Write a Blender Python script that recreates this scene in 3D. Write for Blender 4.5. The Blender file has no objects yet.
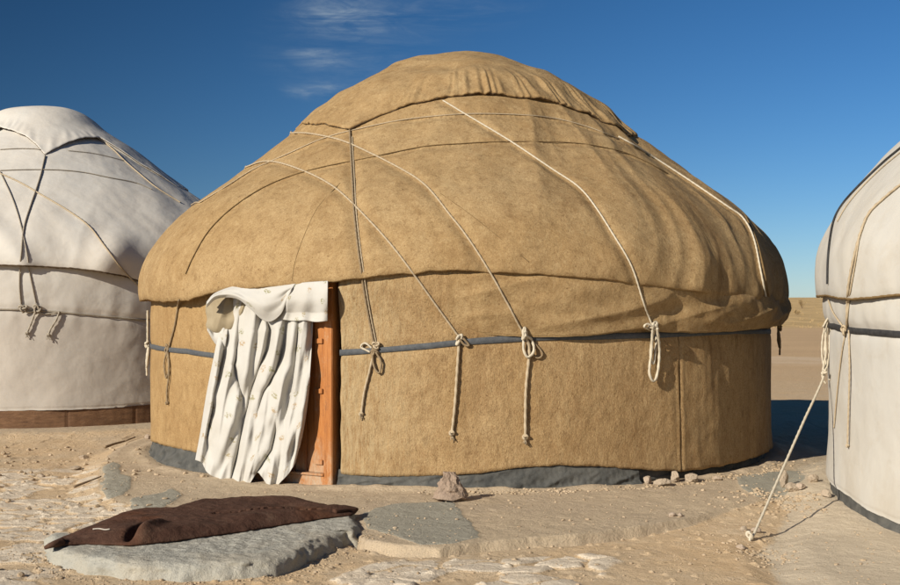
import bpy, bmesh, math, random
import numpy as np
from mathutils import Vector, Matrix, noise as mn
from mathutils.bvhtree import BVHTree
from mathutils.kdtree import KDTree
random.seed(7)
PI = math.pi; R = math.radians
sc = bpy.context.scene
col = sc.collection

# ------------------------------------------------------------------ camera
H = 1.6; F = 1250.0; PITCH = math.atan(10.5 / F)
cam = bpy.data.cameras.new('camera'); cam.lens = 50; cam.sensor_width = 36
cam.clip_start = .1; cam.clip_end = 6000
co = bpy.data.objects.new('camera', cam); col.objects.link(co)
co.location = (0, 0, H); co.rotation_euler = (PI / 2 + PITCH, 0, 0)
sc.camera = co
EYE = Vector((0, 0, H))
def ray(px, py):
    x = (px - 450) / F; y = (292.5 - py) / F
    c, s = math.cos(PITCH), math.sin(PITCH)
    return Vector((x, c - y * s, s + y * c)).normalized()
def ground_at(px, py, z=0.0):
    d = ray(px, py); t = (z - H) / d.z
    return EYE + d * t
def depth_at(px, py, Y):
    d = ray(px, py); return EYE + d * (Y / d.y)

# ------------------------------------------------------------------ numpy noise
def _hash(ix, iy, seed):
    n = (ix.astype(np.int64) * 374761393 + iy.astype(np.int64) * 668265263 + seed * 1442695041) & 0x7fffffff
    n = ((n ^ (n >> 13)) * 1274126177) & 0x7fffffff
    return ((n ^ (n >> 16)) & 0xffff) / 65535.0
def vnoise(x, y, seed=0):
    ix = np.floor(x); iy = np.floor(y); fx = x - ix; fy = y - iy
    fx = fx * fx * (3 - 2 * fx); fy = fy * fy * (3 - 2 * fy)
    a = _hash(ix, iy, seed); b = _hash(ix + 1, iy, seed); c = _hash(ix, iy + 1, seed); d = _hash(ix + 1, iy + 1, seed)
    return (a * (1 - fx) + b * fx) * (1 - fy) + (c * (1 - fx) + d * fx) * fy * 1.0
def fbm(x, y, seed=0, oct=4):
    t = 0; a = .5; 
    for o in range(oct):
        t = t + a * (vnoise(x, y, seed + o) - .5) * 2; a *= .5; x = x * 2.03 + 7.1; y = y * 2.03 + 3.7
    return t
def worley(x, y, seed=0):
    ix = np.floor(x); iy = np.floor(y)
    d1 = np.full(x.shape, 9.0); d2 = np.full(x.shape, 9.0); cid = np.zeros(x.shape)
    for oy in (-1, 0, 1):
        for ox in (-1, 0, 1):
            cx = ix + ox; cy = iy + oy
            px = cx + _hash(cx, cy, seed); py = cy + _hash(cx, cy, seed + 9)
            d = np.hypot(px - x, py - y); h = _hash(cx, cy, seed + 5)
            near = d < d1
            d2 = np.where(near, d1, np.minimum(d2, d)); cid = np.where(near, h, cid); d1 = np.where(near, d, d1)
    return d1, d2, cid
def sstep(a, b, x):
    t = np.clip((x - a) / (b - a), 0, 1); return t * t * (3 - 2 * t)
def poly_sdf(poly, x, y):
    P = np.array([(p[0], p[1]) for p in poly]); n = len(P)
    d = np.full(x.shape, 1e9); ins = np.zeros(x.shape, bool)
    for i in range(n):
        a = P[i]; b = P[(i + 1) % n]; e = b - a
        t = np.clip(((x - a[0]) * e[0] + (y - a[1]) * e[1]) / (e @ e), 0, 1)
        d = np.minimum(d, np.hypot(x - a[0] - t * e[0], y - a[1] - t * e[1]))
        c = ((a[1] > y) != (b[1] > y)) & (x < (b[0] - a[0]) * (y - a[1]) / (b[1] - a[1] + 1e-12) + a[0])
        ins ^= c
    return np.where(ins, d, -d)      # positive inside

# ------------------------------------------------------------------ object helpers
def tag(o, label=None, cat=None, group=None, kind=None):
    if label: o['label'] = label
    if cat: o['category'] = cat
    if group: o['group'] = group
    if kind: o['kind'] = kind
    return o
def empty(name, loc=(0, 0, 0), rz=0):
    o = bpy.data.objects.new(name, None); col.objects.link(o); o.location = loc; o.rotation_euler = (0, 0, rz)
    o.empty_display_size = .2
    return o
def link(name, me, mat, parent=None, smooth=True):
    o = bpy.data.objects.new(name, me); col.objects.link(o)
    if mat: me.materials.append(mat)
    if smooth and len(me.polygons):
        me.polygons.foreach_set('use_smooth', [True] * len(me.polygons))
    if parent is not None:
        o.parent = parent
        m = Matrix.Translation(parent_world(parent)) @ Matrix.Rotation(parent_rot(parent), 4, 'Z')
        me.transform(m.inverted())
    me.update()
    return o
def parent_world(p):
    return p.location if p.parent is None else parent_world(p.parent)
def parent_rot(p):
    return p.rotation_euler.z if p.parent is None else parent_rot(p.parent)
def mesh_from(name, verts, faces):
    me = bpy.data.meshes.new(name); me.from_pydata([tuple(v) for v in verts], [], faces); return me
def grid_mesh(name, V, nu, nv, wrap=False, uv=None):
    """V ordered [v][u]; nu columns, nv rows."""
    F_ = []
    for j in range(nv - 1):
        for i in range(nu if wrap else nu - 1):
            k = (i + 1) % nu
            F_.append((j * nu + i, j * nu + k, (j + 1) * nu + k, (j + 1) * nu + i))
    me = mesh_from(name, V, F_)
    if uv is not None:
        l = me.uv_layers.new(name='UVMap')
        for p in me.polygons:
            for li in p.loop_indices:
                l.data[li].uv = uv[me.loops[li].vertex_index]
    return me

# ------------------------------------------------------------------ materials
def new_mat(name):
    m = bpy.data.materials.new(name); m.use_nodes = True
    nt = m.node_tree; b = nt.nodes['Principled BSDF']; return m, nt, b
def N(nt, t, **kw):
    n = nt.nodes.new(t)
    for k, v in kw.items():
        if k in n.inputs: n.inputs[k].default_value = v
        else: setattr(n, k, v)
    return n
def noise_tex(nt, scale, detail=5, rough=.6, vec=None, dist=0):
    n = nt.nodes.new('ShaderNodeTexNoise'); n.inputs['Scale'].default_value = scale
    n.inputs['Detail'].default_value = detail; n.inputs['Roughness'].default_value = rough; n.inputs['Distortion'].default_value = dist
    if vec: nt.links.new(vec, n.inputs['Vector'])
    return n.outputs['Fac']
def ramp(nt, fac, stops):
    r = nt.nodes.new('ShaderNodeValToRGB'); e = r.color_ramp.elements
    while len(e) < len(stops): e.new(.5)
    for i, (p, c) in enumerate(stops):
        e[i].position = p; e[i].color = (*c, 1) if len(c) == 3 else c
    nt.links.new(fac, r.inputs['Fac']); return r.outputs['Color']
def fr(nt, fac, a, b, ta=0, tb=1):
    r = nt.nodes.new('ShaderNodeMapRange'); r.inputs[1].default_value = a; r.inputs[2].default_value = b
    r.inputs[3].default_value = ta; r.inputs[4].default_value = tb; nt.links.new(fac, r.inputs[0]); return r.outputs[0]
def mix(nt, fac, a, b, mode='MIX'):
    m = nt.nodes.new('ShaderNodeMix'); m.data_type = 'RGBA'; m.blend_type = mode
    for s, v in ((m.inputs['Factor'], fac), (m.inputs['A'], a), (m.inputs['B'], b)):
        if hasattr(v, 'links'): nt.links.new(v, s)
        elif isinstance(v, (int, float)): s.default_value = v
        else: s.default_value = (*v, 1)
    return m.outputs['Result']
def mth(nt, op, a, b=None):
    m = nt.nodes.new('ShaderNodeMath'); m.operation = op
    for s, v in ((m.inputs[0], a), (m.inputs[1], b)):
        if v is None: continue
        if hasattr(v, 'links'): nt.links.new(v, s)
        else: s.default_value = v
    return m.outputs[0]
def bump(nt, b, h, strength, dist, prev=None):
    n = nt.nodes.new('ShaderNodeBump'); n.inputs['Strength'].default_value = strength; n.inputs['Distance'].default_value = dist
    nt.links.new(h, n.inputs['Height'])
    if prev: nt.links.new(prev, n.inputs['Normal'])
    nt.links.new(n.outputs[0], b.inputs['Normal']); return n.outputs[0]
def objvec(nt, scale=(1, 1, 1)):
    t = nt.nodes.new('ShaderNodeTexCoord'); m = nt.nodes.new('ShaderNodeMapping'); m.inputs['Scale'].default_value = scale
    nt.links.new(t.outputs['Object'], m.inputs['Vector']); return m.outputs[0]

def felt_mat(name, base, dark, light, stain, fibre=(1, 1, 1), bs=1.0, spots=True, straw=None):
    m, nt, b = new_mat(name)
    v = objvec(nt)
    big = noise_tex(nt, 1.3, 5, .6, v, .6); mid = noise_tex(nt, 7, 6, .65, v); fine = noise_tex(nt, 60, 5, .7, v)
    c = mix(nt, fr(nt, big, .35, .7), base, light)
    c = mix(nt, fr(nt, mid, .45, .75, 0, .55), c, dark)
    c = mix(nt, fr(nt, fine, .42, .66, 0, .55), c, dark)
    grain = noise_tex(nt, 150, 3, .8, objvec(nt, fibre)); c = mix(nt, fr(nt, grain, .50, .66, 0, .8), c, dark); c = mix(nt, fr(nt, grain, .46, .30, 0, .6), c, light)
    blo = noise_tex(nt, 16, 4, .6, objvec(nt, fibre), .5); c = mix(nt, fr(nt, blo, .55, .72, 0, .45), c, stain); c = mix(nt, fr(nt, blo, .44, .30, 0, .5), c, light)
    st = noise_tex(nt, 1.9, 8, .72, objvec(nt, (1, 1, .30)), 1.0)
    c = mix(nt, fr(nt, st, .53, .70, 0, .55), c, dark); c = mix(nt, fr(nt, st, .62, .72, 0, .5), c, stain); c = mix(nt, fr(nt, st, .42, .28, 0, .6), c, light)
    if spots:
        vo = nt.nodes.new('ShaderNodeTexVoronoi'); vo.inputs['Scale'].default_value = 9; nt.links.new(v, vo.inputs['Vector'])
        c = mix(nt, fr(nt, vo.outputs['Distance'], .10, .04, 0, .6), c, stain)
        v3 = nt.nodes.new('ShaderNodeTexVoronoi'); v3.inputs['Scale'].default_value = 17; nt.links.new(v, v3.inputs['Vector'])
        c = mix(nt, mth(nt, 'MULTIPLY', fr(nt, v3.outputs['Distance'], .16, .08), fr(nt, mid, .45, .6, 0, .7)), c, stain)
    if straw:      # coarse pale straw-like fibres near the door post
        g = nt.nodes.new('ShaderNodeTexCoord'); sx = nt.nodes.new('ShaderNodeSeparateXYZ'); nt.links.new(g.outputs['Object'], sx.inputs[0])
        wv = mth(nt, 'ADD', sx.outputs['X'], mth(nt, 'MULTIPLY', mth(nt, 'SUBTRACT', mid, .5), 1.2))
        k = fr(nt, wv, -.25, -1.0); s1 = noise_tex(nt, 42, 4, .7, objvec(nt, (1, 1, .10)), 1.5)
        c = mix(nt, mth(nt, 'MULTIPLY', k, fr(nt, s1, .42, .60, .1, .8)), c, straw)
        c = mix(nt, mth(nt, 'MULTIPLY', k, fr(nt, s1, .42, .30, 0, .55)), c, dark)
    nt.links.new(c, b.inputs['Base Color']); b.inputs['Roughness'].default_value = .95
    b.inputs['Specular IOR Level'].default_value = .12
    fv = objvec(nt, fibre)
    h1 = noise_tex(nt, 130, 4, .7, fv, 1.0); h2 = noise_tex(nt, 34, 5, .65, fv, .6); h3 = noise_tex(nt, 9, 4, .6, v)
    p = bump(nt, b, h3, .40 * bs, .03)
    p = bump(nt, b, h2, .42 * bs, .011, p)
    bump(nt, b, h1, .8 * bs, .005, p)
    return m
M = {}
M['felt'] = felt_mat('camel_felt', (.352, .232, .106), (.217, .128, .054), (.445, .315, .16), (.145, .082, .034))
M['felt_wall'] = felt_mat('camel_wall_felt', (.365, .238, .110), (.215, .124, .053), (.45, .315, .162), (.130, .072, .030), fibre=(1, 1, .4), bs=1.35, straw=(.42, .32, .18))
M['felt_wall_plain'] = felt_mat('golden_wall_felt', (.35, .222, .098), (.23, .135, .055), (.42, .285, .135), (.15, .085, .034), fibre=(1, 1, .5), bs=1.2)
M['felt_straw'] = felt_mat('matted_straw_felt', (.47, .32, .15), (.28, .175, .075), (.53, .38, .20), (.25, .15, .06), fibre=(1.6, 1.6, .16), bs=1.7)
def canvas_mat(name, base, warm, dirt):
    m, nt, b = new_mat(name); v = objvec(nt)
    c = mix(nt, fr(nt, noise_tex(nt, 1.1, 5, .6, v, .8), .35, .7), base, warm)
    c = mix(nt, fr(nt, noise_tex(nt, 5, 7, .7, v, .5), .52, .8, 0, .5), c, dirt)
    g = nt.nodes.new('ShaderNodeTexCoord'); sx = nt.nodes.new('ShaderNodeSeparateXYZ'); nt.links.new(g.outputs['Object'], sx.inputs[0])
    low = fr(nt, sx.outputs['Z'], .9, .1, 0, 1); spl = mth(nt, 'MULTIPLY', low, fr(nt, noise_tex(nt, 3.5, 6, .7, objvec(nt, (1, 1, .4))), .4, .7, 0, .5))
    c = mix(nt, spl, c, dirt)
    nt.links.new(c, b.inputs['Base Color']); b.inputs['Roughness'].default_value = .85; b.inputs['Specular IOR Level'].default_value = .15
    p = bump(nt, b, noise_tex(nt, 2.6, 3, .5, v, .2), .35, .05)
    cr = nt.nodes.new('ShaderNodeTexNoise'); cr.noise_type = 'RIDGED_MULTIFRACTAL'; cr.inputs['Scale'].default_value = 1.6; cr.inputs['Detail'].default_value = 3; cr.inputs['Distortion'].default_value = .3
    nt.links.new(objvec(nt, (1, 1, .6)), cr.inputs['Vector']); p = bump(nt, b, cr.outputs['Fac'], .16, .03, p)
    p = bump(nt, b, noise_tex(nt, 9, 3, .5, v, .2), .16, .012, p)
    bump(nt, b, noise_tex(nt, 190, 3, .6, v), .3, .002, p)
    return m
M['canvas'] = canvas_mat('grey_white_canvas', (.55, .52, .465), (.58, .53, .455), (.44, .39, .315))
M['canvas_wall'] = canvas_mat('beige_grey_canvas', (.455, .415, .36), (.49, .44, .375), (.36, .31, .25))
M['canvas2'] = canvas_mat('cream_canvas', (.455, .435, .39), (.475, .44, .375), (.385, .33, .25))

def simple(name, c1, c2, scale=8, rough=.8, bscale=40, bst=.4, bd=.01, stretch=(1, 1, 1), spec=.3):
    m, nt, b = new_mat(name); v = objvec(nt, stretch)
    f = noise_tex(nt, scale, 6, .65, v, .4)
    nt.links.new(mix(nt, fr(nt, f, .3, .7), c1, c2), b.inputs['Base Color'])
    b.inputs['Roughness'].default_value = rough; b.inputs['Specular IOR Level'].default_value = spec
    if bst: bump(nt, b, noise_tex(nt, bscale, 5, .65, v), bst, bd)
    return m
M['rope'] = simple('cream_rope', (.36, .28, .18), (.45, .365, .25), 30, .9, 220, .5, .003, spec=.1)
M['rope_w'] = simple('pale_rope', (.46, .40, .30), (.54, .475, .36), 30, .9, 220, .5, .003, spec=.1)
M['rope_b'] = simple('brown_rope', (.19, .135, .078), (.29, .215, .13), 40, .9, 220, .5, .003, spec=.1)
M['cord_d'] = simple('dark_brown_cord', (.07, .048, .03), (.13, .09, .055), 40, .9, 220, .5, .003, spec=.1)
M['rope_g'] = simple('grey_rope', (.26, .225, .175), (.37, .32, .25), 40, .9, 220, .5, .003, spec=.1)
M['strap'] = simple('dark_grey_strap', (.055, .060, .066), (.10, .103, .105), 25, .75, 120, .5, .004)
M['tarp'] = simple('dark_grey_tarpaulin', (.05, .051, .048), (.125, .120, .105), 7, .85, 30, .5, .012, spec=.12)
M['edging'] = simple('black_edging', (.02, .02, .022), (.05, .048, .045), 30, .8, 100, .4, .003)
M['seam'] = simple('seam_thread', (.15, .095, .042), (.21, .14, .064), 40, .95, 150, .5, .003, spec=.1)
M['board'] = simple('weathered_brown_board', (.10, .05, .026), (.22, .12, .06), 5, .8, 20, .6, .01, stretch=(1, 1, 5))
M['twig'] = simple('dry_twig', (.16, .11, .065), (.28, .2, .12), 30, .9, 80, .5, .004)
M['white_twig'] = simple('bleached_twig', (.34, .30, .25), (.45, .40, .33), 30, .9, 80, .5, .004)
M['cloth_shade'] = simple('shade_beige_cloth', (.25, .20, .125), (.34, .28, .185), 6, .9, 200, .3, .002, spec=.1)  # white curtain cloth in shade, the shade painted in as beige

def wood_mat():
    m, nt, b = new_mat('orange_brown_varnished_wood'); v = objvec(nt, (9, 9, .7))
    f = noise_tex(nt, 3.5, 6, .7, v, 1.6)
    c = ramp(nt, f, [(.25, (.19, .062, .014)), (.5, (.37, .135, .030)), (.75, (.45, .19, .055))])
    w = noise_tex(nt, 7, 8, .8, objvec(nt, (1, 1, .5)))
    c = mix(nt, fr(nt, w, .55, .70, 0, .7), c, (.42, .28, .16)); c = mix(nt, fr(nt, w, .42, .3, 0, .6), c, (.13, .06, .03))
    zz = nt.nodes.new('ShaderNodeTexCoord'); s3 = nt.nodes.new('ShaderNodeSeparateXYZ'); nt.links.new(zz.outputs['Object'], s3.inputs[0])
    c = mix(nt, mth(nt, 'MULTIPLY', fr(nt, s3.outputs['Z'], .45, .05), fr(nt, w, .4, .6)), c, (.40, .31, .21))
    nt.links.new(c, b.inputs['Base Color']); b.inputs['Roughness'].default_value = .5; b.inputs['Specular IOR Level'].default_value = .35
    p = bump(nt, b, f, .4, .006); bump(nt, b, noise_tex(nt, 60, 4, .6, v), .3, .002, p)
    return m
M['wood'] = wood_mat()
M['doorway_shade'] = simple('doorway_shade_black', (.03, .022, .015), (.045, .03, .02), 5, .9, 20, .2)  # near-black colour stands in for the shade inside the doorway

def cloth_mat():
    m, nt, b = new_mat('white_printed_cotton')
    t = nt.nodes.new('ShaderNodeUVMap'); mp = nt.nodes.new('ShaderNodeMapping'); nt.links.new(t.outputs[0], mp.inputs['Vector'])
    nn = nt.nodes.new('ShaderNodeTexNoise'); nn.inputs['Scale'].default_value = 45; nn.inputs['Detail'].default_value = 3
    nt.links.new(mp.outputs[0], nn.inputs['Vector'])
    va = nt.nodes.new('ShaderNodeVectorMath'); va.operation = 'MULTIPLY_ADD'; va.inputs[1].default_value = (.035, .035, 0)
    nt.links.new(nn.outputs['Color'], va.inputs[0]); nt.links.new(mp.outputs[0], va.inputs[2])
    vo = nt.nodes.new('ShaderNodeTexVoronoi'); vo.voronoi_dimensions = '2D'; vo.inputs['Scale'].default_value = 5.2; vo.inputs['Randomness'].default_value = .75
    nt.links.new(va.outputs[0], vo.inputs['Vector'])
    # little sprigs: a soft blot broken up by a fine noise
    blot = fr(nt, vo.outputs['Distance'], .17, .11, 0, 1)
    leaf = fr(nt, noise_tex(nt, 58, 2, .5, mp.outputs[0], .5), .47, .54, 0, 1)
    f = mth(nt, 'MULTIPLY', blot, leaf)
    pc = mix(nt, fr(nt, vo.outputs['Color'], .3, .7), (.22, .21, .10), (.36, .24, .12))
    base = mix(nt, fr(nt, noise_tex(nt, 3, 5, .6, mp.outputs[0]), .35, .75), (.49, .47, .425), (.45, .42, .365))
    c = mix(nt, mth(nt, 'MULTIPLY', f, .8), base, pc)
    nt.links.new(c, b.inputs['Base Color']); b.inputs['Roughness'].default_value = .85; b.inputs['Specular IOR Level'].default_value = .1
    b.inputs['Sheen Weight'].default_value = .1
    p = bump(nt, b, noise_tex(nt, 12, 4, .6, mp.outputs[0], .7), .4, .01)
    bump(nt, b, noise_tex(nt, 300, 2, .6, mp.outputs[0]), .2, .001, p)
    return m
M['cloth'] = cloth_mat()

def concrete_mat(name, a, b_, dust, amt=.4, speck=True):
    m, nt, b = new_mat(name); v = objvec(nt)
    c = mix(nt, fr(nt, noise_tex(nt, 3, 6, .7, v, .4), .3, .7), a, b_)
    c = mix(nt, fr(nt, noise_tex(nt, 1.6, 6, .7, v, .8), .45, .65, 0, amt), c, dust)
    if speck: c = mix(nt, fr(nt, noise_tex(nt, 55, 4, .8, v), .55, .75, 0, .5), c, tuple(x * .5 for x in a))
    nt.links.new(c, b.inputs['Base Color']); b.inputs['Roughness'].default_value = .95; b.inputs['Specular IOR Level'].default_value = .15
    p = bump(nt, b, noise_tex(nt, 14, 6, .75, v), .8, .035); bump(nt, b, noise_tex(nt, 90, 5, .75, v), .7, .006, p)
    return m
M['concrete'] = concrete_mat('grey_cement', (.37, .355, .30), (.44, .415, .345), (.50, .42, .30), .4)
M['rock'] = concrete_mat('pinkish_limestone', (.40, .31, .23), (.50, .40, .30), (.46, .36, .26), .5)
M['rock3'] = concrete_mat('rough_brown_stone', (.30, .215, .155), (.40, .30, .22), (.36, .27, .19), .5)
M['rock2'] = concrete_mat('sandy_rubble_stone', (.38, .30, .215), (.46, .37, .27), (.42, .33, .23), .5)

def brown_felt():
    m, nt, b = new_mat('dark_brown_felt'); v = objvec(nt)
    c = mix(nt, fr(nt, noise_tex(nt, 3, 6, .7, v, .8), .35, .7), (.062, .030, .020), (.10, .054, .036))
    c = mix(nt, fr(nt, noise_tex(nt, 5, 7, .75, v, .4), .55, .8, 0, .55), c, (.20, .135, .09))
    c = mix(nt, fr(nt, noise_tex(nt, 1.5, 5, .6, v, .4), .52, .7, 0, .5), c, (.13, .05, .022))
    nt.links.new(c, b.inputs['Base Color']); b.inputs['Roughness'].default_value = .95; b.inputs['Specular IOR Level'].default_value = .1
    p = bump(nt, b, noise_tex(nt, 9, 5, .6, v), .5, .04); p = bump(nt, b, noise_tex(nt, 40, 5, .65, v), .6, .012, p)
    bump(nt, b, noise_tex(nt, 170, 3, .7, v), .5, .004, p)
    return m
M['brown'] = brown_felt()

# ------------------------------------------------------------------ sweeps
def resample(P, step):
    P = [Vector(p) for p in P]; out = [P[0].copy()]; acc = 0
    for a, b in zip(P, P[1:]):
        L = (b - a).length
        if L < 1e-9: continue
        t = step - acc
        while t <= L:
            out.append(a + (b - a) * (t / L)); t += step
        acc = L - (t - step)
    out.append(P[-1].copy()); return out
def catmull(P, n=8):
    P = [Vector(p) for p in P]; Q = [P[0] * 2 - P[1]] + P + [P[-1] * 2 - P[-2]]; out = []
    for i in range(1, len(Q) - 2):
        a, b, c, d = Q[i - 1:i + 3]
        for k in range(n):
            t = k / n
            out.append(.5 * ((2 * b) + (c - a) * t + (2 * a - 5 * b + 4 * c - d) * t * t + (3 * b - a - 3 * c + d) * t ** 3))
    out.append(P[-1].copy()); return out
def tube_data(P, r, seg=9, twist=True, strands=3, V=None, Fc=None, closed=False):
    """adds a swept rope to the vertex/face lists"""
    V = [] if V is None else V; Fc = [] if Fc is None else Fc
    base = len(V); n = len(P); nrm = None; acc = 0
    for i, p in enumerate(P):
        t = (P[min(i + 1, n - 1)] - P[max(i - 1, 0)])
        if t.length < 1e-9: t = Vector((0, 0, 1))
        t.normalize()
        if nrm is None:
            nrm = t.orthogonal().normalized()
        else:
            nrm = (nrm - t * nrm.dot(t)); nrm = nrm.normalized() if nrm.length > 1e-6 else t.orthogonal().normalized()
            acc += (P[i] - P[i - 1]).length
        bn = t.cross(nrm)
        rr = r(i / (n - 1)) if callable(r) else r
        for k in range(seg):
            a = 2 * PI * k / seg
            q = rr * (1 + (.2 * math.cos(strands * a + acc / (rr * 7 + 1e-6) * 2 * PI / 1.0) if twist else 0))
            V.append(p + nrm * (q * math.cos(a)) + bn * (q * math.sin(a)))
    for i in range(n - 1):
        for k in range(seg):
            k2 = (k + 1) % seg
            Fc.append((base + i * seg + k, base + i * seg + k2, base + (i + 1) * seg + k2, base + (i + 1) * seg + k))
    Fc.append(tuple(base + k for k in reversed(range(seg)))); Fc.append(tuple(base + (n - 1) * seg + k for k in range(seg)))
    return V, Fc
def tube(name, P, r, mat, parent, seg=9, twist=True, step=.02):
    V, Fc = tube_data(resample(P, step), r, seg, twist)
    return link(name, mesh_from(name, V, Fc), mat, parent)
def knot(name, c, nrm, size, r, mat, parent, seed=0, loops=1.0):
    """a hand-tied lump: a trefoil wound twice, pressed against the felt"""
    rnd = random.Random(seed); nrm = nrm.normalized()
    up = Vector((0, 0, 1)); u = up.cross(nrm).normalized(); w = nrm.cross(u)
    P = []; ph = rnd.uniform(0, 6); k1 = rnd.uniform(.7, 1.25); k2 = rnd.uniform(.55, 1.0); tw = rnd.uniform(-.8, .8)
    for i in range(71):
        t = i / 70 * 2 * PI
        x = (math.sin(t + ph) + 2 * math.sin(2 * t)) / 3; y = (math.cos(t + ph) - 2 * math.cos(2 * t)) / 3; z = -math.sin(3 * t) / 2.6
        x *= k2; y *= k1; x, y = x * math.cos(tw) - y * math.sin(tw), x * math.sin(tw) + y * math.cos(tw)
        x += .25 * math.sin(2.3 * t + seed); y += .2 * math.sin(1.7 * t + seed * 2)
        P.append(c + u * (x * size * .75) + w * (y * size * .9) + nrm * (z * size * .55 + r * 1.6))
    V, Fc = tube_data(resample(P, .006), r, 8, True)
    me = mesh_from(name, V, Fc)
    return link(name, me, mat, parent)
def end_tuft(V, Fc, p, r, rnd):
    for k in range(9):
        a = rnd.uniform(0, 6.28); q = rnd.uniform(.3, 1)
        e = p + Vector((math.cos(a) * r * 2.2 * q, math.sin(a) * r * 2.2 * q, -rnd.uniform(1.5, 4) * r))
        tube_data([p, (p + e) / 2 + Vector((0, 0, .003)), e], r * .28, 4, False, V=V, Fc=Fc)

# ------------------------------------------------------------------ yurt geometry
def lerp_tab(T, x):
    """T: sorted list of (x, y)"""
    return float(np.interp(x, [t[0] for t in T], [t[1] for t in T]))
class Surf:
    """surface of revolution with a hung, draped lower edge and bumps"""
    def __init__(s, c, prof, off=0.0, disp=None):
        s.c = Vector(c); s.off = off; s.disp = disp
        # resample the profile as a smooth curve by arc length
        pr = catmull([Vector((a, b, 0)) for a, b in prof], 10)
        L = [0]
        for a, b in zip(pr, pr[1:]): L.append(L[-1] + (b - a).length)
        s.L = np.array(L); s.pr = np.array([p.x for p in pr]); s.pz = np.array([p.y for p in pr]); s.len = L[-1]
    def rz(s, l):
        return float(np.interp(l, s.L, s.pr)), float(np.interp(l, s.L, s.pz))
    def l_of_z(s, z):
        return float(np.interp(z, s.pz, s.L))
    def point(s, th, l, off=0.0):
        r, z = s.rz(l); r1, z1 = s.rz(min(l + .03, s.len)); r0, z0 = s.rz(max(l - .03, 0))
        nr, nz = (z1 - z0), -(r1 - r0); q = math.hypot(nr, nz) or 1; nr /= q; nz /= q
        e = Vector((math.sin(th), -math.cos(th), 0))
        o = s.off + off + (s.disp(th, l / s.len, r, z) if s.disp else 0)
        return s.c + e * (r + nr * o) + Vector((0, 0, z + nz * o)), (e * nr + Vector((0, 0, nz))).normalized()
    def base_bvh(s, nth=240, nl=60):
        V = []; Fc = []
        for j in range(nl):
            for i in range(nth):
                V.append(s.point(2 * PI * i / nth, s.len * .998 * j / (nl - 1))[0])
        for j in range(nl - 1):
            for i in range(nth):
                k = (i + 1) % nth
                Fc.append((j * nth + i, j * nth + k, (j + 1) * nth + k, (j + 1) * nth + i))
        return BVHTree.FromPolygons(V, Fc)
def cyl_hit(c, r, px, py):
    """where the sight line of a photo pixel meets an upright cylinder: theta, z"""
    d = ray(px, py); ox = EYE.x - c[0]; oy = EYE.y - c[1]
    A = d.x ** 2 + d.y ** 2; B = ox * d.x + oy * d.y; C = ox * ox + oy * oy - r * r
    D = B * B - A * C
    t = (-B - math.sqrt(max(D, 0))) / A
    x = ox + d.x * t; y = oy + d.y * t
    return math.atan2(x, -y), EYE.z + d.z * t
def edge_tab(c, r, pts, back=None):
    T = sorted(cyl_hit(c, r, *p) for p in pts)
    zb = back if back is not None else (T[0][1] + T[-1][1]) / 2
    return [(-PI, zb), (T[0][0] - .25, .5 * (T[0][1] + zb))] + T + [(T[-1][0] + .25, .5 * (T[-1][1] + zb)), (PI, zb)]
def fn(x, y, z): return mn.noise(Vector((x, y, z)))

def ring_sheet(name, c, th0, th1, nth, rows, fpoint, mat, parent, wrap=False, thick=0):
    V = []
    for j in range(rows):
        for i in range(nth):
            th = th0 + (th1 - th0) * i / (nth if wrap else nth - 1)
            V.append(fpoint(th, j / (rows - 1)))
    me = grid_mesh(name, V, nth, rows, wrap)
    o = link(name, me, mat, parent)
    if thick:
        s = o.modifiers.new('thickness', 'SOLIDIFY'); s.thickness = thick; s.offset = -1
    return o

def band(name, c, tab, h, r_of, mat, parent, th0=-PI, th1=PI, n=400, thick=.006):
    """a strap round the wall"""
    V = []; prof = [(-.5, 0), (-.42, 1), (0, 1.15), (.42, 1), (.5, 0)]
    for i in range(n + 1):
        th = th0 + (th1 - th0) * i / n; z = lerp_tab(tab, th) + .004 * math.sin(th * 9) + .003 * fn(th * 14, 0, 3)
        e = Vector((math.sin(th), -math.cos(th), 0))
        for a, b in prof:
            hh = h * (1 + .25 * fn(th * 7, 1, 0))
            V.append(Vector((c[0], c[1], z + a * hh)) + e * (r_of(th, z) + thick * b + .002))
    me = grid_mesh(name, V, len(prof), n + 1)
    return link(name, me, mat, parent)

def surface_rope(bvhs, pts, r, lift=0.0, n=10, sink=None):
    """rope laid on the tent along sight lines, in world space"""
    Q = catmull([Vector((a, b, 0)) for a, b in pts], n); out = []
    for q in Q:
        d = ray(q.x, q.y); best = None
        for bv in bvhs:
            h = bv.ray_cast(EYE, d)
            if h[0] is not None and (best is None or h[3] < best[3]): best = h
        if best is None:
            if out: continue
            continue
        nn = best[1] if best[1].dot(d) < 0 else -best[1]
        out.append(best[0] + nn * (r * .75 + lift))
    # relax so that the rope is taut
    for _ in range(3):
        out = [out[0]] + [(a + b * 2 + c_) / 4 for a, b, c_ in zip(out, out[1:], out[2:])] + [out[-1]]
    return out
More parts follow.
